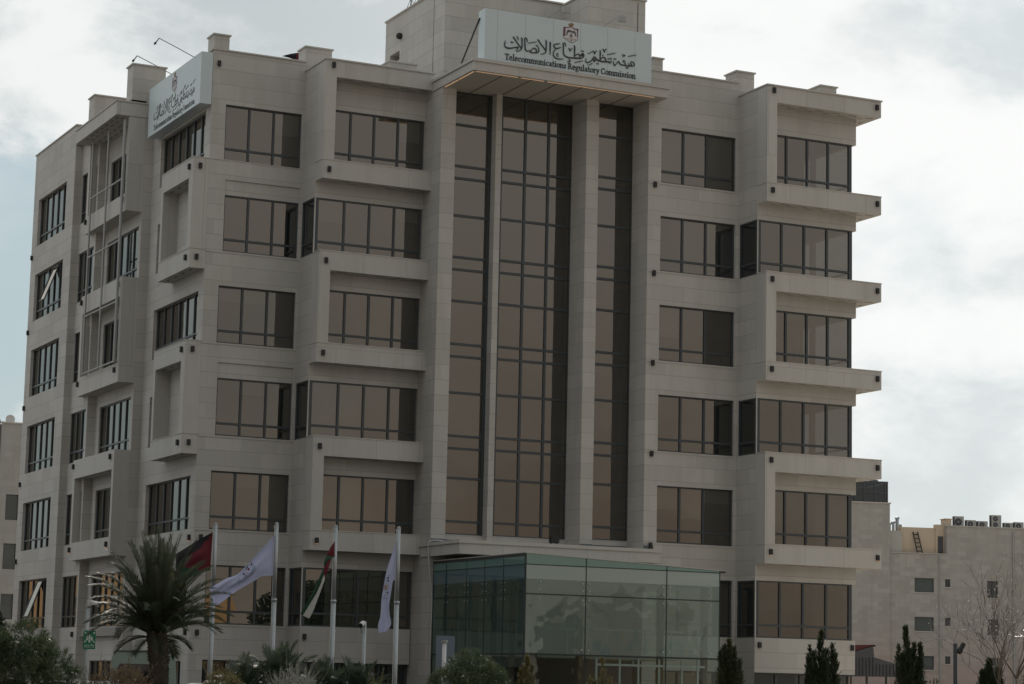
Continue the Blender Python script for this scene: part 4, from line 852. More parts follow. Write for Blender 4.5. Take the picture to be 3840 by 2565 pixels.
def thuja(root, c, spires, mat='cypress_leaf', dens=95, L=.20):
    """upright conifer made of feathery plumes, each sprig a twig with its scale leaves; spires: (dx, dy, z_base, z_top, radius)"""
    s = MB()
    for dx, dy, z0, z1, r in spires: s.tube([(c[0]+dx*.3, c[1]+dy*.3, 0), (c[0]+dx, c[1]+dy, z0+.2), (c[0]+dx, c[1]+dy, z1)], [.05, .03, .004], 5)
    s.build('trunk', 'bark', root); mb = MB()
    for dx, dy, z0, z1, r in spires:
        h = z1-z0; lean = Vector((rnd(-.04, .04), rnd(-.04, .04), 0))
        for _ in range(int(dens*h*(r/.2))):
            t = rnd(0, 1)**.72; z = z0+t*h; rr = 1.35*r*min(1, .45+t*4)*(1-t)**.85*rnd(.5, 1.12); a = rnd(0, 2*math.pi)
            p = Vector((c[0]+dx+math.cos(a)*rr*.45, c[1]+dy+math.sin(a)*rr*.45, z-.1))+lean*t; out = Vector((math.cos(a), math.sin(a), 0))
            d = (out*rnd(.25, .6)+Vector((0, 0, 1))+rdir()*.22).normalized(); l = (rr*1.0+.10)*rnd(.7, 1.35)
            if t > .8: l = min(l, .17)
            mb.tube([p, p+d*l*.6, p+d*l+Vector((0, 0, .02))], [.008, .005, .002], 3)
            for k in range(11):
                f = .25+.75*k/10; blade(mb, p+d*l*f, (d*1.2+rdir()*.9).normalized(), .075*rnd(.6, 1.2)*(1.25-.7*f), .015)
    mb.build('foliage', mat, root)
def frond(mb, base, az, el, L, droop, nl=46, ll=.42, wd=.022, stalk=.22, r0=.022):
    d0 = Vector((math.cos(az)*math.cos(el), math.sin(az)*math.cos(el), math.sin(el))); pts = []; p = Vector(base); d = d0.copy(); n_ = 14
    for i in range(n_+1):
        pts.append(p.copy()); p = p+d*(L/n_); d = (d+Vector((0, 0, -droop*(i+1)/n_*.16))).normalized()
    mb.tube(pts, [r0*(1-.85*i/n_) for i in range(n_+1)], 5)
    side0 = Vector((-math.sin(az), math.cos(az), 0)); tw = rnd(-.5, .5)
    for k in range(nl):
        f = stalk+(1-stalk)*(k+.5)/nl; fi = f*n_; i = min(int(fi), n_-1); q = pts[i].lerp(pts[i+1], fi-i); t = (pts[i+1]-pts[i]).normalized()
        upv = side0.cross(t)
        if upv.z < 0: upv = -upv
        prof = min(1.0, (f-stalk)*7+.35)*(1-.62*max(0, (f-.55)/.45)**1.5)
        for s in (-1, 1):
            dd = (side0*s*(.72+.1*tw*s)+t*(.75+.5*f)+upv*(.34+rnd(-.12, .12))).normalized()
            l = ll*prof*rnd(.85, 1.1); e = q+dd*l+Vector((0, 0, -l*.12)); m = q+dd*l*.5; wv = t.cross(dd).normalized()*.004+t*wd*.5
            mb.add([q-t*wd*.25, q+t*wd*.25, m+wv, e, m-wv], [(0, 1, 2, 4), (4, 2, 3)])
# --- date palm
random.seed(4)
PT = thing('palm_tree', 'young date palm with stout scaly trunk and spreading grey-green fronds', 'palm', (18.12, 58.5, 0))
t = MB(); pts = [(18.18, 58.5, 0), (18.15, 58.5, .9), (18.10, 58.5, 1.8), (18.02, 58.5, 2.75)]; t.tube(catmull(pts, 6), [.23, .225, .22, .215, .21, .205, .205, .205, .205, .21, .215, .22, .225, .235, .25, .26, .26, .24, .20], 14)
for row in range(34):
    z = .1+row*.078; f = z/2.75; cx = 18.18-.16*f*f-.02*f; rr = .215+(.035 if z > 1.9 else 0)
    for k in range(9):
        a = 2*math.pi*(k+.5*(row % 2))/9+row*.09+rnd(-.08, .08); o_ = rnd(.03, .07); p = Vector((cx+math.cos(a)*rr, 58.5+math.sin(a)*rr, z)); out = Vector((math.cos(a), math.sin(a), 0)); sd_ = Vector((-math.sin(a), math.cos(a), 0))
        t.add([p-sd_*.075-out*.03, p+sd_*.075-out*.03, p+out*o_+Vector((0, 0, .10))+sd_*.035, p+out*o_+Vector((0, 0, .10))-sd_*.035, p-out*.03+Vector((0, 0, .12))], [(0, 1, 2, 3), (3, 2, 4), (0, 3, 4), (1, 4, 2)])
t.build('trunk', 'palm_bark', PT)
t = MB()
for i in range(86):
    az = i*2.39996+rnd(-.35, .35); q = i/85
    if q < .95: el = R_(88-66*q**.85+rnd(-6, 6)); L = (2.48-.80*q)*rnd(.90, 1.06); dr = rnd(.5, .95)+.5*q
    else: el = R_(rnd(-25, 10)); L = rnd(.8, 1.1); dr = 1.0
    frond(t, (18.0+math.cos(az)*.10, 58.5+math.sin(az)*.10, 2.86-.20*q), az, el, L, dr, 58, .43, .027, .13)
t.build('crown', 'palm_leaf', PT)
# --- big pine on the left, round pine by the entrance
random.seed(7)
o = thing('pine_bush', 'large dark pine bush filling the lower left corner', 'pine', (11.9, 47.9, 0))
pine_bush(o, (11.9, 47.9), [(-.55, .2, 1.80, .80, .75), (.05, 0, 2.15, .60, .60), (-.15, -.1, 1.4, .98, .8), (.66, 0, 1.68, .52, .55), (.98, .1, 1.3, .46, .55), (-.2, 0, .8, 1.05, .7), (.35, .2, 2.02, .45, .45), (-.75, -.1, 2.1, .55, .55), (.7, 0, .9, .7, .6), (1.15, 0, .95, .35, .45)], 3900, .15, 15, .009)
random.seed(9)
o = thing('pine_bush', 'round pale-tipped pine bush in front of the glass entrance', 'pine', (23.2, 50.4, 0))
pine_bush(o, (23.2, 50.4), [(.02, 0, 1.90, .62, .56), (-.50, .05, 1.60, .50, .50), (.46, -.05, 1.62, .54, .52), (-.05, 0, 1.15, .85, .6), (-.78, .1, 1.5, .30, .45), (.1, 0, .55, .8, .5), (.78, 0, 1.25, .34, .42)], 2500, .12, 15, .008)
random.seed(12)
o = thing('brown_shrub', 'brownish upright shrub in front of the pale green van', 'shrub', (13.75, 47.2, 0))
leafy_bush(o, (13.75, 47.2), [(-.2, 0, 1.3, .38, .45), (.2, 0, 1.36, .38, .5), (.0, 0, .7, .55, .5), (.40, 0, 1.2, .24, .45), (-.46, 0, 1.15, .22, .5)], 4200, .10, .016, 'brown_shrub_leaf', .8, 130, .42)
random.seed(14)
o = thing('green_shrub', 'olive-green rounded shrub at the foot of the flagpole nearest the palm', 'shrub', (17.95, 53.0, 0))
leafy_bush(o, (17.95, 53.0), [(0, 0, 1.4, .40, .42), (-.25, 0, 1.2, .3, .4), (.28, 0, 1.25, .3, .42), (0, 0, .8, .5, .5)], 5200, .09, .017, 'olive_shrub_leaf', .7, 70, .32)
random.seed(15)
o = thing('silver_shrub', 'silver-grey feathery shrub in front of the dark dwarf palms', 'shrub', (19.45, 52.2, 0))
leafy_bush(o, (19.45, 52.2), [(.05, 0, 1.40, .40, .34), (-.38, 0, 1.28, .28, .34), (.40, 0, 1.22, .28, .34), (0, 0, .8, .6, .5), (-.15, 0, 1.62, .14, .3), (.30, 0, 1.58, .12, .34)], 3600, .07, .013, 'silver_leaf', .7, 330, .42)
def dwarf_palm(label, c, h, n_, seed, Ls=1.0):
    random.seed(seed); o = thing('dwarf_palm', label, 'palm', (c[0], c[1], 0), 0, 'dwarf palms between the flagpoles'); s = MB(); s.tube([(c[0], c[1], 0), (c[0], c[1], h*.62)], [.14, .11], 9); s.build('trunk', 'palm_bark', o); m = MB()
    for i in range(n_):
        az = i*2.39996+rnd(-.2, .2); el = R_(84-70*i/n_+rnd(-6, 6)); frond(m, (c[0], c[1], h*.62), az, el, Ls*rnd(.85, 1.15), rnd(.5, 1.0), 34, .42*Ls, .03, .12, .016)
    m.build('crown', 'dwarf_palm_leaf', o)
dwarf_palm('dark dwarf palm left of the white flag pole foot, its fan fronds low', (19.0, 54.5), 1.75, 26, 21)
dwarf_palm('tallest dark dwarf palm, rising behind the silver shrub', (19.95, 54.6), 2.15, 28, 22, 1.15)
dwarf_palm('dark dwarf palm at the foot of the twisted flag\'s pole', (20.95, 54.0), 1.75, 26, 23)
dwarf_palm('dark dwarf palm right beside the thin camera post', (21.75, 53.8), 1.65, 26, 24, 1.1)
random.seed(30)
o = thing('yellow_shrub', 'low yellow-green shrub at the foot of the rightmost flagpole', 'shrub', (21.2, 51.4, 0))
leafy_bush(o, (21.2, 51.4), [(0, 0, 1.2, .30, .40), (.25, 0, 1.05, .25, .35), (-.25, 0, .95, .25, .35), (0, 0, .6, .4, .4)], 2600, .09, .016, 'olive_shrub_leaf', .8, 60, .42)
o = thing('slim_conifer', 'slim brownish upright conifer in front of the corner of the glass entrance', 'conifer', (24.42, 49.9, 0)); thuja(o, (24.42, 49.9), [(0, 0, .2, 2.32, .22), (.14, 0, .4, 2.12, .14), (-.13, .05, .4, 2.05, .14)], 'olive_shrub_leaf', 80)
o = thing('ragged_conifer', 'ragged leaning olive conifer in front of the glass entrance doors', 'conifer', (26.05, 49.1, 0)); thuja(o, (26.05, 49.1), [(-.02, 0, .3, 2.32, .14), (.2, 0, .4, 1.88, .14), (-.2, 0, .4, 1.78, .13), (.40, 0, .5, 1.74, .09), (-.36, 0, .6, 1.9, .06)], 'olive_shrub_leaf', 70)
o = thing('cypress', 'brown-tipped cypress at the right edge of the glass entrance', 'cypress', (32.4, 53.9, 0)); thuja(o, (32.4, 53.9), [(-.05, 0, .2, 2.96, .30), (.14, 0, .3, 2.78, .26), (-.24, 0, .4, 2.7, .20), (.28, 0, .4, 2.45, .2), (-.14, .06, .3, 2.82, .22), (.05, -.1, .2, 2.4, .36)], 'thuja_leaf', 105)
o = thing('cypress', 'many-pointed dark cypress in front of the plain stone base of the right bay', 'cypress', (34.6, 52.8, 0)); thuja(o, (34.6, 52.8), [(-.06, 0, .2, 3.26, .30), (.32, 0, .3, 2.92, .20), (.17, .05, .3, 2.80, .22), (-.37, 0, .3, 2.86, .19), (-.22, .04, .3, 2.72, .2), (.42, 0, .3, 2.66, .16), (-.46, 0, .3, 2.55, .15), (0, -.1, .2, 2.5, .34)], 'cypress_leaf', 105)
o = thing('cypress', 'tall dark cypress in front of the metal shed and neighbouring wall', 'cypress', (36.6, 51.7, 0)); thuja(o, (36.6, 51.7), [(-.06, 0, .2, 3.42, .30), (.18, 0, .3, 3.0, .22), (-.34, 0, .3, 2.92, .15), (.34, 0, .3, 3.0, .20), (.08, 0, .3, 2.82, .26), (-.16, 0, .3, 2.7, .26), (.26, -.1, .2, 2.6, .3)], 'cypress_leaf', 105)
o = thing('cypress', 'short blunt cypress beneath the bare tree at the right', 'cypress', (38.62, 50.8, 0)); thuja(o, (38.62, 50.8), [(0, 0, .1, 2.60, .42), (.2, 0, .2, 2.38, .38), (-.22, 0, .2, 2.32, .36), (.05, .1, .2, 2.5, .35)], 'cypress_leaf', 105)
random.seed(41)
o = thing('glossy_shrub', 'small glossy-leaved shrub left of the tall cypress by the shed', 'shrub', (35.95, 52.0, 0)); leafy_bush(o, (35.95, 52.0), [(0, 0, 1.45, .22, .34), (.1, 0, .9, .3, .4)], 420, .09, .05, 'gloss_leaf', .2)
o = thing('glossy_shrub', 'glossy-leaved shrub right of the tall cypress, near the dark lamp post', 'shrub', (37.2, 51.4, 0)); leafy_bush(o, (37.2, 51.4), [(0, 0, 1.72, .16, .38), (.1, 0, 1.1, .3, .4)], 420, .09, .05, 'gloss_leaf', .2)
o = thing('glossy_shrub', 'glossy-leaved shrub cut off by the right edge of the view', 'shrub', (39.75, 50.5, 0)); leafy_bush(o, (39.75, 50.5), [(0, 0, 1.9, .25, .4), (.1, 0, 1.2, .35, .5)], 620, .09, .05, 'gloss_leaf', .2)
# --- bare tree at the right
random.seed(52)
BT = thing('bare_tree', 'leafless pale-twigged tree at the right edge with a few dry leaves', 'tree', (39.35, 50.6, 0)); tb = MB(); tl_ = MB(); tips = []
def grow(p, d, L, r, lev):
    pts = [p]; q = p.copy(); dd = d.copy(); n_ = 5
    for i in range(n_): 
        dd = (dd+rdir()*.14+Vector((0, 0, .05))).normalized(); q = q+dd*(L/n_); pts.append(q.copy())
    tb.tube(pts, [r*(1-.55*i/n_) for i in range(n_+1)], 6 if lev < 2 else 4, 0, False)
    if lev >= 4: tips.append((q.copy(), dd.copy())); return
    for k in range((4, 3, 3, 3)[lev]):
        i = random.randint(2, n_) if k else n_; a = rdir(.25)
        nd = (dd*.85+(a-dd*a.dot(dd))*rnd(.55, .95)+Vector((0, 0, .12))).normalized()
        grow(pts[i].copy(), nd, L*rnd(.62, .84), max(r*.52, .006), lev+1)
grow(Vector((39.35, 50.6, 0)), Vector((-.03, 0, 1)), 2.1, .065, 0); grow(Vector((39.25, 50.65, .2)), Vector((-.30, .05, 1)).normalized(), 1.9, .05, 0); grow(Vector((39.3, 50.6, .4)), Vector((-.55, -.1, .9)).normalized(), 1.7, .036, 0)
tb.build('trunk', 'twig_bark', BT)
for p, d in tips:
    for _ in range(1 if rnd(0, 1) < .75 else 0): blade(tl_, p-d*rnd(0, .3), (d+rdir()).normalized(), rnd(.05, .11), .020)
tl_.build('dry_leaves', 'dry_leaf', BT)
# --- trees
def broad_tree(root, c, h, lumps, n, L, mat='tree_leaf', r0=.2):
    s = MB(); s.tube([(c[0], c[1], 0), (c[0]+.1, c[1], h*.35), (c[0], c[1], h*.6)], [r0, r0*.8, r0*.5], 9)
    lp = [(c[0]+l[0], c[1]+l[1], l[2], l[3], l[4]) for l in lumps]
    for l in lp: s.tube(catmull([(c[0], c[1], h*.35), (c[0]+(l[0]-c[0])*.4, c[1]+(l[1]-c[1])*.4, h*.5), (l[0], l[1], l[2])], 3), [r0*.5, r0*.45, r0*.4, r0*.3, r0*.25, r0*.2, r0*.1], 6)
    s.build('trunk', 'bark', root); m = MB()
    for _ in range(n):
        p, d = lumps_point(lp)
        if rnd(0, 1) < .18: continue
        for q in range(3): blade(m, p+rdir()*L*.8, (d+rdir(.1)*1.1).normalized(), L*rnd(.6, 1.3), L*.42)
    m.build('crown', mat, root)
random.seed(60)
o = thing('dark_tree', 'dark leafy tree at the left edge below the neighbouring building', 'tree', (20.6, 90.5, 0)); broad_tree(o, (20.6, 90.5), 4.4, [(0, 0, 3.3, 1.1, 1.0), (.6, 0, 2.6, .8, .8), (-.7, 0, 2.8, .9, .9), (.2, 0, 3.8, .6, .6)], 4200, .15)
random.seed(61)
o = thing('street_tree', 'broad dark tree across the road, mirrored in the lowest left windows', 'tree', (71.5, -12, 0)); broad_tree(o, (71.5, -12), 9, [(0, 0, 7.2, 2.3, 1.9), (2.0, 0, 6.4, 1.8, 1.6), (-2.0, 0, 6.2, 1.9, 1.6), (.5, 0, 8.6, 1.3, 1.1)], 3000, .34)
o = thing('street_tree', 'narrow dark tree across the road, mirrored beside the ochre house', 'tree', (74, -16, 0)); broad_tree(o, (74, -16), 10, [(0, 0, 7.0, 1.9, 2.2), (1.0, 0, 5.6, 1.7, 1.6), (-.8, 0, 8.4, 1.2, 1.3)], 2400, .34)
o = thing('street_tree', 'ragged dark tree across the road, mirrored at the foot of the central bay', 'tree', (76, -10, 0)); broad_tree(o, (76, -10), 9, [(0, 0, 6.5, 2.2, 2.0), (1.7, 0, 5.5, 1.6, 1.5), (-1.7, 0, 6.2, 1.7, 1.6)], 3000, .34)
OH = thing('ochre_house', 'ochre plastered house across the road, mirrored in the lowest left window', 'house', (63, -24, 0)); h_ = MB(); h_.box(57, 68.2, -32, -20, 0, 9.4); h_.build('wall', 'ochre_plaster', OH); h_ = MB(); h_.box(56.8, 68.4, -32.2, -19.8, 9.4, 9.7); h_.build('roof', 'concrete', OH)
for x in (59, 62, 65.4):
    for z in (1.2, 4.4): h_ = MB(); h_.box(x, x+1.2, -20, -19.96, z, z+1.5); h_.build('window', 'frame_metal', OH)

SH = thing('sunlit_block', 'low sunlit ochre block behind the left side, mirrored in the lower side windows', 'building', (12, 165, 0)); h_ = MB(); h_.box(4, 18, 128, 215, 0, 9.3); h_.build('wall', 'ochre_plaster', SH); h_ = MB(); h_.box(3.8, 18.3, 127.8, 215.2, 9.3, 9.6); h_.build('roof', 'concrete', SH)
for y in range(132, 212, 5):
    for z in (1.5, 4.8): h_ = MB(); h_.box(18.0, 18.05, y, y+1.6, z, z+1.7); h_.build('window', 'frame_metal', SH)

RH = thing('row_house', 'low brown house across the road, mirrored faintly in the glass entrance', 'house', (111, -50, 0)); h_ = MB(); h_.box(104.5, 117, -55, -45, 0, 8.6); h_.prism([(104.2, 8.6), (117.3, 8.6), (112.5, 10.4), (108, 10.2)], lambda u, v: (u, -55.2, v), lambda u, v: (u, -44.8, v)); h_.build('wall', 'brown_plaster', RH)
for x in (106, 110, 114): h_ = MB(); h_.box(x, x+1.5, -45, -44.95, 4.6, 6.4); h_.build('window', 'frame_metal', RH)
TB = thing('shading_block', 'unseen plain grey block added left of the car park to shade the left facade', 'building', (-8, 66, 0)); h_ = MB(); h_.box(-24, 8.5, 44, 92, 0, 24); h_.build('wall', 'old_limestone', TB); h_ = MB(); h_.box(-24.2, 8.7, 43.8, 92.2, 24, 24.4); h_.build('roof', 'concrete', TB)  # out-of-view block added only to darken the lower left of the facade
for y in range(48, 90, 4):
    for z in (2, 5.5, 9, 12.5, 16, 19.5): h_ = MB(); h_.box(8.5, 8.56, y, y+1.8, z, z+1.7); h_.build('window', 'frame_metal', TB)

# ================================================================== street furniture
def ground_pole(name, label, cat, x, y, h, r, mat, base=True):
    o = thing(name, label, cat, (x, y, 0)); p = MB(); p.tube([(x, y, 0), (x, y, h)], r, 10); p.box(x-r*2.2, x+r*2.2, y-r*2.2, y+r*2.2, 0, .03); p.build('post', mat, o, True); return o
C1 = ground_pole('camera_post', 'grey post with white security camera above the green assembly sign', 'camera post', 17.98, 65.1, 3.62, .055, 'galvanised')
def camera(root, x, y, z, s):
    p = MB(); p.tube([(x, y, z), (x+s*.10, y-.05, z+.05)], .035, 8); p.tube([(x+s*.06, y, z+.06), (x+s*.30, y-.18, z-.02)], .075, 12); p.box(x+s*.02-.05, x+s*.02+.05, y-.06, y+.06, z-.02, z+.12); c_ = p.build('camera', 'white_plastic', root)
    q = MB(); q.tube([(x+s*.29, y-.172, z-.017), (x+s*.315, y-.192, z-.026)], .068, 12); q.build('lens', 'lamp_black', c_)
camera(C1, 17.98, 65.1, 3.62, 1)
C2 = ground_pole('camera_post', 'pale square post with small white camera between the two rightmost flagpoles', 'camera post', 27.39, 67.4, 3.45, .05, 'galvanised'); camera(C2, 27.37, 67.4, 3.36, -.65)
o = MB(); o.tube([(27.2, 67.3, 3.3), (27.26, 67.3, 3.1)], .012, 5); o.build('cable', 'lamp_black', C2)
G = thing('assembly_sign', 'green emergency assembly point sign with white figures and arrows on the camera post', 'sign', (18.05, 65.0, 2.35))
gx0, gx1, gz0, gz1 = 17.86, 18.21, 2.36, 2.88; gp = lambda u, v, d: (gx0+u*(gx1-gx0), 64.985-d, gz0+v*(gz1-gz0))
p = MB(); p.box(gx0, gx1, 64.985, 65.01, gz0, gz1); p.build('panel', 'sign_green', G); p = MB()
for cx, cy, sc_ in ((.5, .70, 1.15), (.34, .64, 1.0), (.66, .64, 1.0), (.26, .58, .85), (.74, .58, .85), (.5, .52, 1.1)):
    plate(p, [(a, b) for a, b in circ(cx, cy+.03, .045*sc_, 8)], gp, .002); plate(p, [(cx-.07*sc_, cy-.02), (cx+.07*sc_, cy-.02), (cx+.06*sc_, cy-.15*sc_), (cx-.06*sc_, cy-.15*sc_)][::-1], gp, .002)
for cx, cy, ax_, ay_ in ((.13, .88, 1, -1), (.87, .88, -1, -1), (.13, .40, 1, 1), (.87, .40, -1, 1)):
    plate(p, [(cx+.07*ax_, cy+.05*ay_), (cx-.06*ax_, cy+.05*ay_), (cx-.02*ax_, cy+.02*ay_), (cx-.09*ax_, cy-.045*ay_), (cx-.05*ax_, cy-.065*ay_), (cx+.02*ax_, cy-.005*ay_), (cx+.07*ax_, cy-.05*ay_)], gp, .002)
p.build('symbol', 'sign_white', G); p = MB()
# two words of Arabic over two of English
W_ = gx1-gx0; gpl = lambda u, v, d: (gx0+u, 64.985-d, gz0+v)
for s in ([(.315, .115, .014), (.30, .10, .012), (.27, .10, .012)], [(.30, .13, .012), (.302, .13, .012)], [(.27, .10, .012), (.26, .115, .012), (.24, .10, .012), (.215, .10, .012)], [(.25, .155, .010), (.25, .10, .010)], [(.215, .10, .012), (.205, .115, .012), (.195, .10, .012)], [(.205, .132, .01), (.207, .132, .01)],
          [(.165, .10, .012), (.145, .10, .012), (.12, .115, .012), (.10, .10, .012), (.075, .10, .012)], [(.155, .13, .01), (.157, .13, .01)], [(.075, .10, .012), (.06, .115, .012), (.05, .10, .012), (.055, .08, .012), (.035, .085, .010)]): ribbon(p, s, gpl, .002, 0, 2)
latin(p, 'Assembly', .03, .045, .17, .024, gpl, .002) if all(ch in GL for ch in 'Assembly') else None
latin(p, 'Point', .225, .045, .10, .024, gpl, .002)
p.build('lettering', 'sign_white', G)
o = thing('info_board', 'blank blue-grey panel in front of the glass entrance', 'board', (29.65, 66.3, 0)); p = MB(); p.box(29.36, 29.97, 66.32, 66.38, .9, 3.08); p.build('panel', 'blue_grey_panel', o); p = MB(); p.tube([(29.5, 66.4, 0), (29.5, 66.4, 2.6)], .03, 8); p.tube([(29.85, 66.4, 0), (29.85, 66.4, 2.6)], .03, 8); p.build('leg', 'dark_steel', o)
o = thing('vent_post', 'short pale pipe post with a flat cap in front of the blue-grey panel', 'post', (29.52, 65.6, 0)); p = MB(); p.tube([(29.30, 65.6, 0), (29.30, 65.6, 2.86)], .065, 12); p.build('pipe', 'white_plastic', o, True); p = MB(); p.tube([(29.30, 65.6, 2.86), (29.30, 65.6, 2.93)], [.10, .10], 12); p.build('cap', 'grey_pipe', o)
L_ = ground_pole('spotlight_post', 'dark post with a tilted spotlight in front of the neighbouring wall', 'lamp post', 37.75, 51.2, 2.97, .055, 'dark_steel')
p = MB(); p.tube([(37.75, 51.2, 2.82), (37.9, 51.2, 2.80)], .022, 6); p.box(37.90, 37.93, 51.12, 51.28, 2.72, 2.86); a = p.build('arm', 'dark_steel', L_); p = MB(); d_ = Vector((.55, 0, .83)).normalized(); b0 = Vector((37.86, 51.2, 2.72)); p.tube([b0, b0+d_*.30], [.062, .066], 12); p.build('lamp_head', 'lamp_black', a)
o = thing('garden_lamp', 'dark mushroom-headed garden lamp between the tall cypress and the dark post', 'lamp', (37.45, 52.6, 0)); p = MB(); p.tube([(37.62, 52.6, 0), (37.62, 52.6, 1.9)], .045, 8); p.build('post', 'dark_steel', o); p = MB(); p.tube([(37.62, 52.6, 1.86), (37.62, 52.6, 1.98), (37.62, 52.6, 2.06)], [.10, .22, .06], 12); p.build('lamp_head', 'lamp_black', o)

# ================================================================== vehicles
def car(label, x, y, rz, paint):
    o = thing('parked_car', label, 'car', (x, y, 0), rz); L = 4.3; W = .86
    side = [(-2.12, .35), (-2.15, .75), (-1.95, .95), (-1.35, 1.0), (1.15, .98), (1.75, .86), (2.1, .72), (2.15, .38)]
    b = MB(); b.prism(side, lambda u, v: (u, -W, v), lambda u, v: (u, W, v))
    top = [(-1.62, .99), (-1.25, 1.42), (-.95, 1.49), (.15, 1.49), (.42, 1.44), (1.22, .98)]
    n_ = len(top); vs = [(u, -W+.04+(v-.98)*.32, v) for u, v in top]+[(u, W-.04-(v-.98)*.32, v) for u, v in top]
    b.add(vs, [(i, i+1, n_+i+1, n_+i) for i in range(n_-1)]+[tuple(range(n_)), tuple(range(2*n_-1, n_-1, -1))]); b.build('body', paint, o, world=False)
    g_ = MB()
    for s in (-1, 1):
        yy = lambda v: s*(W-.04-(v-.98)*.32+.004); g_.quad((-1.42, yy(1.04), 1.04), (-.2, yy(1.04), 1.04), (-.2, yy(1.40), 1.40), (-1.16, yy(1.40), 1.40)); g_.quad((-.12, yy(1.04), 1.04), (1.0, yy(1.04), 1.04), (.38, yy(1.40), 1.40), (-.12, yy(1.40), 1.40))
    g_.quad((1.17, -.7, 1.03), (1.17, .7, 1.03), (.48, .62, 1.425), (.48, -.62, 1.425)); g_.quad((-1.59, .7, 1.04), (-1.59, -.7, 1.04), (-1.30, -.62, 1.39), (-1.30, .62, 1.39)); g_.build('window', 'car_glass', o, world=False)
    for ux in (-1.32, 1.32):
        for s in (-1, 1):
            t_ = MB(); t_.tube([(ux, s*.66, .31), (ux, s*.87, .31)], .31, 18); wq = t_.build('wheel', 'tyre', o, world=False); t_ = MB(); t_.tube([(ux, s*.86, .31), (ux, s*.88, .31)], .19, 14); t_.build('rim', 'silver_paint', wq, world=False)
    for s in (-.6, .6):
        t_ = MB(); t_.box(2.05, 2.16, s-.16, s+.16, .60, .72); t_.build('headlight', 'white_plastic', o, world=False)
car('silver parked car whose roof just shows below the brown shrub', 16.0, 57.0, .35, 'silver_paint')
car('white parked car whose roof just shows right of the olive shrub', 19.35, 55.9, .25, 'white_paint')
V = thing('minibus', 'pale green minibus parked behind the palm trunk', 'van', (19.65, 65.0, 0), R_(-17.5)); b = MB()
sec = [(-.95, .45), (-.95, 1.5), (-.90, 2.16), (-.82, 2.32), (-.6, 2.39), (.6, 2.39), (.82, 2.32), (.90, 2.16), (.95, 1.5), (.95, .45)]
b.prism(sec, lambda u, v: (u, 0, v), lambda u, v: (u, 4.7, v)); b.build('body', 'van_paint', V, world=False)
b = MB(); b.box(-.80, .80, -.03, -.002, 2.325, 2.345); b.build('gutter', 'rust_roof', V, world=False)
b = MB(); b.prism([(-.72, 1.30), (-.72, 1.88), (-.66, 1.98), (.66, 1.98), (.72, 1.88), (.72, 1.30)], lambda u, v: (u, -.02, v), lambda u, v: (u, .0, v)); b.build('rear_window', 'car_glass', V, world=False)
for s in (-1, 1):
    b = MB()
    for y in (.5, 1.5, 2.5): b.quad((s*.935, y, 1.45), (s*.935, y+.85, 1.45), (s*.905, y+.85, 1.98), (s*.905, y, 1.98))
    b.build('side_window', 'car_glass', V, world=False)
    for uy in (.9, 3.8):
        t_ = MB(); t_.tube([(s*.75, uy, .36), (s*.93, uy, .36)], .36, 16); t_.build('wheel', 'tyre', V, world=False)
    t_ = MB(); t_.box(s*.85-.06, s*.85+.06, -.03, .0, .9, 1.25); t_.build('tail_light', 'red_cloth', V, world=False)

# ================================================================== neighbours
K = 1.407
NB = thing('neighbour_building', 'lower weathered limestone building behind the right end, with shuttered windows', 'building', (110.2, 158.27, 0), R_(-15.0))
def zz(z): return 1.6+(z-1.6)*K
nb = MB(); lw = MB()
def nh(a, b): return (a[0]*K, b[0]*K, zz(b[1]), zz(a[1]), .22)
wins = [((1.533, 8.298), (2.714, 7.484), 's'), ((1.525, 6.053), (2.70, 5.247), 's'), ((1.525, 3.822), (2.70, 3.029), 'h'), ((3.397, 8.274), (3.717, 7.818), 'd'), ((3.385, 6.047), (3.704, 5.577), 'd'), ((3.373, 3.831), (3.692, 3.386), 'd'), ((5.98, 8.246), (6.656, 7.276), 'd'), ((5.979, 6.013), (6.654, 5.093), 'd'), ((5.979, 3.80), (6.654, 2.88), 'd')]
xe = 12.0*K
wall(nb, 'y', 0, 0, xe, 0, zz(9.70), [nh(a, b) for a, b, c in wins]); wall(nb, 'y', 0, 3.52*K, xe, zz(9.70), zz(11.355))
nb.box(-12, -.003, -.15, 16, 0, zz(12.53)); nb.box(3.53*K, xe, 4.2, 16, zz(9.7), zz(11.30)); nb.box(.003, 3.5*K, 9, 16, 0, zz(9.7)); nb.box(3.53*K, 3.54*K, .001, 16, zz(9.7), zz(11.35))
nb.box(.003, 3.52*K, .25, 9, zz(9.35), zz(9.55)); nb.box(.003, xe, 3.0, 3.2, 0, zz(9.3)); nb.build('wall', 'old_limestone', NB, world=False)
cb = MB(); cb.box(-12, .08, -.22, .3, zz(12.53), zz(12.53)+.10); cb.box(.01, 3.52*K, -.06, .3, zz(9.70), zz(9.70)+.07); cb.box(3.46*K, xe, -.06, .3, zz(11.355), zz(11.355)+.08); cb.build('coping', 'coping', NB, world=False)
sb = MB(); S_ = .75
sb.box(.13*K, .88*K, .45, S_+.6, zz(9.65), zz(11.02), 1); sb.box(.882*K, 3.00*K, S_, S_+.4, zz(9.65), zz(11.265)); sb.box(3.002*K, 3.525*K, S_-.12, S_+.4, zz(9.65), zz(11.47)); sb.box(3.56*K, 3.95*K, .5, 1.5, zz(11.36), zz(11.80)); sb.box(3.50*K, 4.0*K, .4, 1.6, zz(11.80), zz(11.83))
sb.build('roof_room', ['plaster', 'grey_plaster'], NB, world=False)
d = MB(); d.box(3.13*K, 3.44*K, S_-.18, S_-.125, zz(9.75), zz(10.78)); d.build('door', 'shed_sheet', NB, world=False)
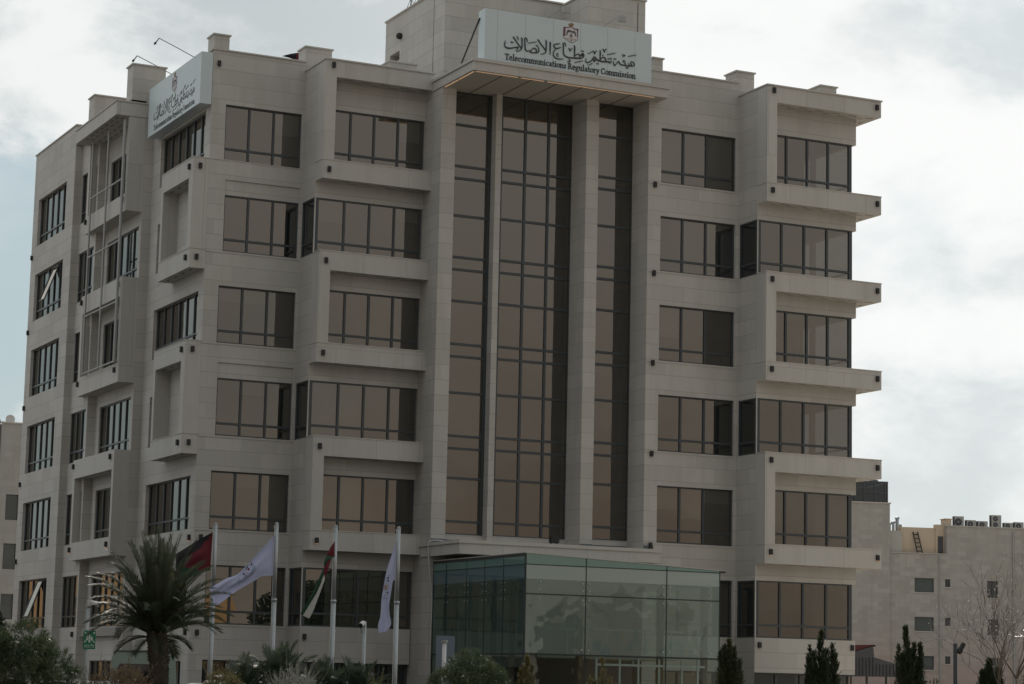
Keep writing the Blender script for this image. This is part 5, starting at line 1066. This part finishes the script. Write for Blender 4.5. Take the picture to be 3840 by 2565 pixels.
for a, b, c in wins:
    x0, x1, z0, z1 = a[0]*K, b[0]*K, zz(b[1]), zz(a[1]); f = MB(); f.box(x0, x0+.06, .12, .2, z0, z1); f.box(x1-.06, x1, .12, .2, z0, z1); f.box(x0+.06, x1-.06, .122, .2, z1-.06, z1); f.box(x0+.06, x1-.06, .122, .2, z0, z0+.06)
    sl2 = MB(); sl2.box(x0-.08, x1+.08, -.06, .1, z0-.07, z0-.003); sl2.build('sill', 'coping', NB, world=False)
    if c == 'd': f.box((x0+x1)/2-.03, (x0+x1)/2+.03, .124, .2, z0+.06, z1-.06)
    o = f.build('window', 'shed_sheet', NB, world=False); f = MB()
    if c == 's':
        for i in range(14): zb = z0+.06+i*(z1-z0-.12)/14; f.box(x0+.06, x1-.06, .14+.0, .19, zb, zb+(z1-z0-.12)/14-.008)
        f.build('shutter', 'shutter', o, world=False)
    elif c == 'h':
        zm = z0+(z1-z0)*.32
        for i in range(9): zb = zm+i*(z1-zm-.06)/9; f.box(x0+.06, x1-.06, .14, .19, zb, zb+(z1-zm-.06)/9-.008)
        f.build('shutter', 'shutter', o, world=False); f = MB(); f.quad((x0+.06, .16, z0+.06), (x1-.06, .16, z0+.06), (x1-.06, .16, zm), (x0+.06, .16, zm)); f.build('pane', 'dark_glass', o, world=False)
    else: f.quad((x0+.06, .16, z0+.06), (x1-.06, .16, z0+.06), (x1-.06, .16, z1-.06), (x0+.06, .16, z1-.06)); f.build('pane', 'dark_glass', o, world=False)
dp = MB(); dp.tube([(3.05*K, -.08, .2), (3.05*K, -.08, zz(9.6))], .06, 8); dp.build('downpipe', 'grey_pipe', NB, world=False); dp = MB(); dp.tube([(7.6*K, -.08, .2), (7.6*K, -.08, zz(11.2))], .06, 8); dp.build('downpipe', 'grey_pipe', NB, world=False)
# glazed roof shelter
gr = MB(); zt, zb2 = zz(13.87), zz(12.53)+.1
for x in (-4.0, -3.2, -2.3, -1.5, -.55, .35, .52): gr.box(x-.06, x+.06, 1.9, 2.02, zb2, zt)
for z in (zb2+.03, zz(13.28), zt): gr.box(-12, .58, 1.905, 2.015, z-.05, z+.05)
gr.box(-12, .6, 1.9, 7, zt+.05, zt+.12); gr.box(.5, .58, 2.02, 7, zb2, zt); gr.box(-12, .5, 6.5, 6.7, zb2, zt); gr.box(-2.9, -2.5, 3, 3.3, zb2, zz(13.2)); gr.box(-1.9, -1.4, 3, 3.3, zb2, zz(13.3))
gr.tube([(-.3, 3, zt+.1), (-.3, 3, zt+.3)], [.45, .38], 12); o = gr.build('roof_shelter', 'shed_sheet', NB, world=False); p = MB(); p.quad((-12, 1.96, zb2), (.52, 1.96, zb2), (.52, 1.96, zt), (-12, 1.96, zt)); p.build('pane', 'dark_glass', o, world=False)
ca, sa = math.cos(R_(-15)), math.sin(R_(-15))
def nbw(u, v, z): return (110.2+u*ca-v*sa, 158.27+u*sa+v*ca, z)
def ac_unit(label, u, z0, wd, ht, fans, v=2.1):
    o = thing('air_conditioner', label, 'air conditioner', nbw(u, v, z0), R_(-15), 'air conditioner units on the neighbouring roof'); c = MB(); c.box(-wd/2, wd/2, -.17, .17, .06, ht); c.box(-wd/2+.05, -wd/2+.12, -.2, .2, 0, .06); c.box(wd/2-.12, wd/2-.05, -.2, .2, 0, .06); c.build('case', 'ac_case', o, world=False)
    for zf in fans:
        g_ = MB(); rr = min(wd, ht/len(fans))*.36; g_.tube([(-wd*.06, -.185, zf), (-wd*.06, -.172, zf)], rr, 20); gg = g_.build('fan_grille', 'shed_sheet', o, world=False); g_ = MB(); g_.tube([(-wd*.06, -.20, zf), (-wd*.06, -.186, zf)], rr*.22, 10); g_.build('hub', 'ac_case', gg, world=False)
    g_ = MB(); g_.box(-wd/2-.004, -wd/2+.06, -.175, .1, .1, ht-.06); g_.build('side_grille', 'dark_slot', o, world=False)
zr = zz(11.40); h0 = .10
for lab, a, b, fz in (('large single-fan unit, the leftmost on the neighbouring roof', (4.49, 11.989), (5.118, 11.5), 1), ('low single-fan unit tucked right beside the large leftmost one', (5.25, 11.79), (5.872, 11.5), 1), ('low single-fan unit left of the tall two-fan one', (5.96, 11.753), (6.609, 11.5), 1), ('tall two-fan unit, highest on the neighbouring roof', (6.797, 12.135), (7.461, 11.5), 2), ('low unit just right of the tall two-fan one', (7.611, 11.711), (8.183, 11.5), 1), ('low square-grilled unit nearest the right edge of the view', (8.274, 11.767), (8.864, 11.5), 1), ('unit cut off at the right edge of the view', (9.0, 11.73), (9.6, 11.5), 1)):
    wd = (b[0]-a[0])*K; ht = zz(a[1])-zr+.12; ac_unit('pale grey air conditioner, '+lab, (a[0]+b[0])/2*K, zr, wd, ht, [ht*.5] if fz == 1 else [ht*.3, ht*.74])
for lab, u, zt_, r in (('tallest galvanised vent pipe with forked cowl on the neighbouring roof', 1.075, 11.894, .14), ('middle-height vent pipe on the neighbouring roof', .835, 11.64, .11), ('shortest vent pipe, half hidden by the high wall', .60, 11.55, .11)):
    x, y, z = nbw(u*K, 2.3, zz(10.95)); o = thing('vent_pipe', lab, 'vent', (x, y, z), 0, 'vent pipes on the neighbouring roof'); p = MB(); h_ = zz(zt_)-zz(10.95); p.tube([(0, 0, 0), (0, 0, h_-.1)], r, 10); p.build('pipe', 'galvanised', o, True, world=False); p = MB(); p.tube([(-.02, 0, h_-.2), (-.14, 0, h_)], r*.8, 8); p.tube([(.02, 0, h_-.2), (.14, 0, h_)], r*.8, 8); p.build('cowl', 'galvanised', o, True, world=False)
x, y, z = nbw(1.32*K, 2.9, zz(11.0)); o = thing('roof_tank', 'pale box tank behind the vent pipes on the neighbouring roof', 'tank', (x, y, z), R_(-15)); p = MB(); p.box(-.22, .14, -.2, .2, 0, zz(11.51)-zz(11.0)); p.build('case', 'ac_case', o, world=False); p = MB(); p.box(.14, .20, -.2, .2, .02, zz(11.5)-zz(11.0)); p.build('side', 'dark_slot', o, world=False)
x, y, z = nbw(1.85*K, S_-.06, zz(9.72)); o = thing('ladder', 'dark wooden ladder leaning on the peach roof wall of the neighbouring building', 'ladder', (x, y, z), R_(-15)); hh = zz(11.0)-zz(9.72)
for s in (-1, 1): p = MB(); p.tube([(s*.22+.16, -.35, 0), (s*.20-.12, 0, hh)], .05, 6); p.build('rail', 'dark_steel', o, world=False)
for i in range(5): f_ = .12+i*.19; xm = .16-.28*f_; p = MB(); p.tube([(xm-.22, -.35*(1-f_), hh*f_), (xm+.22, -.35*(1-f_), hh*f_)], .045, 6); p.build('rung', 'dark_steel', o, world=False)
# shed
o = thing('metal_shed', 'dark corrugated metal shed with broken slanted roof beside the right bay', 'shed', (63, 93, 0)); b = MB()
prof = [(62.2, 2.38), (64.55, 2.40), (64.5, 3.02), (63.50, 3.30), (63.46, 3.82), (62.2, 3.42)]
b.prism(prof, lambda u, v: (u, 92.6+(u-63)*-.3, v), lambda u, v: (u, 97, v)); b.build('sheet_wall', 'shed_sheet', o)
b = MB()
for i in range(14): x = 62.3+i*.16; b.box(x, x+.03, 92.56+(x-63)*-.3, 92.6+(x-63)*-.3, 2.42, 2.42+(.55 if x > 63.5 else .85))
b.build('rib', 'dark_steel', o)
b = MB(); b.prism([(62.2, 3.425), (63.52, 3.845), (63.56, 3.80), (63.56, 3.84), (63.50, 3.885), (62.2, 3.465)], lambda u, v: (u, 92.58+(u-63)*-.3, v), lambda u, v: (u, 97, v)); b.build('roof', 'rust_roof', o)
for x in (62.4, 63.3, 64.4): b = MB(); b.box(x, x+.08, 92.8, 92.88, 0, 2.4); b.build('post', 'dark_steel', o)
b = MB(); b.box(62.2, 64.6, 96, 96.2, 0, 2.4); b.build('back_wall', 'plaster', o)
# left neighbour
NL = thing('apartment_block', 'pale stone block with two plain windows at the far left edge', 'building', (30, 152, 0)); b = MB()
wall(b, 'y', 149.0, 34.9, 40.0, 0, 17.65, [(35.42, 36.25, 11.43, 13.07), (35.42, 36.25, 8.28, 9.92), (35.42, 36.25, 5.1, 6.7)], .2); b.box(28, 34.9, 149.35, 165, 0, 17.9); b.box(34.91, 40, 149.4, 165, 0, 17.6); b.build('wall', 'pale_limestone', NL)
b = MB(); b.box(34.85, 40, 148.93, 149.3, 17.65, 17.74); b.build('coping', 'coping', NL)
for z in (11.43, 8.28, 5.1):
    f = MB(); f.box(35.42, 35.46, 149.14, 149.2, z, z+1.64); f.box(36.21, 36.25, 149.14, 149.2, z, z+1.64); f.box(35.46, 36.21, 149.142, 149.2, z, z+.05); f.box(35.46, 36.21, 149.142, 149.2, z+1.59, z+1.64); w_ = f.build('window', 'frame_metal', NL); f = MB(); f.quad((35.46, 149.17, z+.05), (36.21, 149.17, z+.05), (36.21, 149.17, z+1.59), (35.46, 149.17, z+1.59)); f.build('pane', 'dark_glass', w_)
o = thing('satellite_dish', 'white satellite dish on the roof of the far left block', 'dish', (35.6, 149.8, 17.7)); p = MB(); n_ = 16; vs = [(0, 0, 0)]
for rr, dd in ((.13, .02), (.24, .06), (.31, .10)):
    for k in range(n_): a = 2*math.pi*k/n_; vs.append((rr*math.cos(a), -dd, .28+rr*math.sin(a)))
vs[0] = (0, 0, .28); fs = [(0, 1+k, 1+(k+1) % n_) for k in range(n_)]+[(1+r*n_+k, 1+(r+1)*n_+k, 1+(r+1)*n_+(k+1) % n_, 1+r*n_+(k+1) % n_) for r in range(2) for k in range(n_)]
p.add(vs, fs); p.build('dish', 'white_plastic', o, True, world=False); p = MB(); p.tube([(0, .05, 0), (0, .05, .3)], .03, 6); p.build('mount', 'grey_pipe', o, world=False)
o = thing('water_tank', 'small white roof tank beside the satellite dish at the far left', 'tank', (34.85, 150.2, 17.9)); p = MB(); p.tube([(-.5, 0, .25), (.1, 0, .25)], .22, 12); p.build('body', 'white_plastic', o, True, world=False); p = MB(); p.box(-.45, -.38, -.2, .2, 0, .1); p.box(0, .06, -.2, .2, 0, .1); p.build('stand', 'grey_pipe', o, world=False)
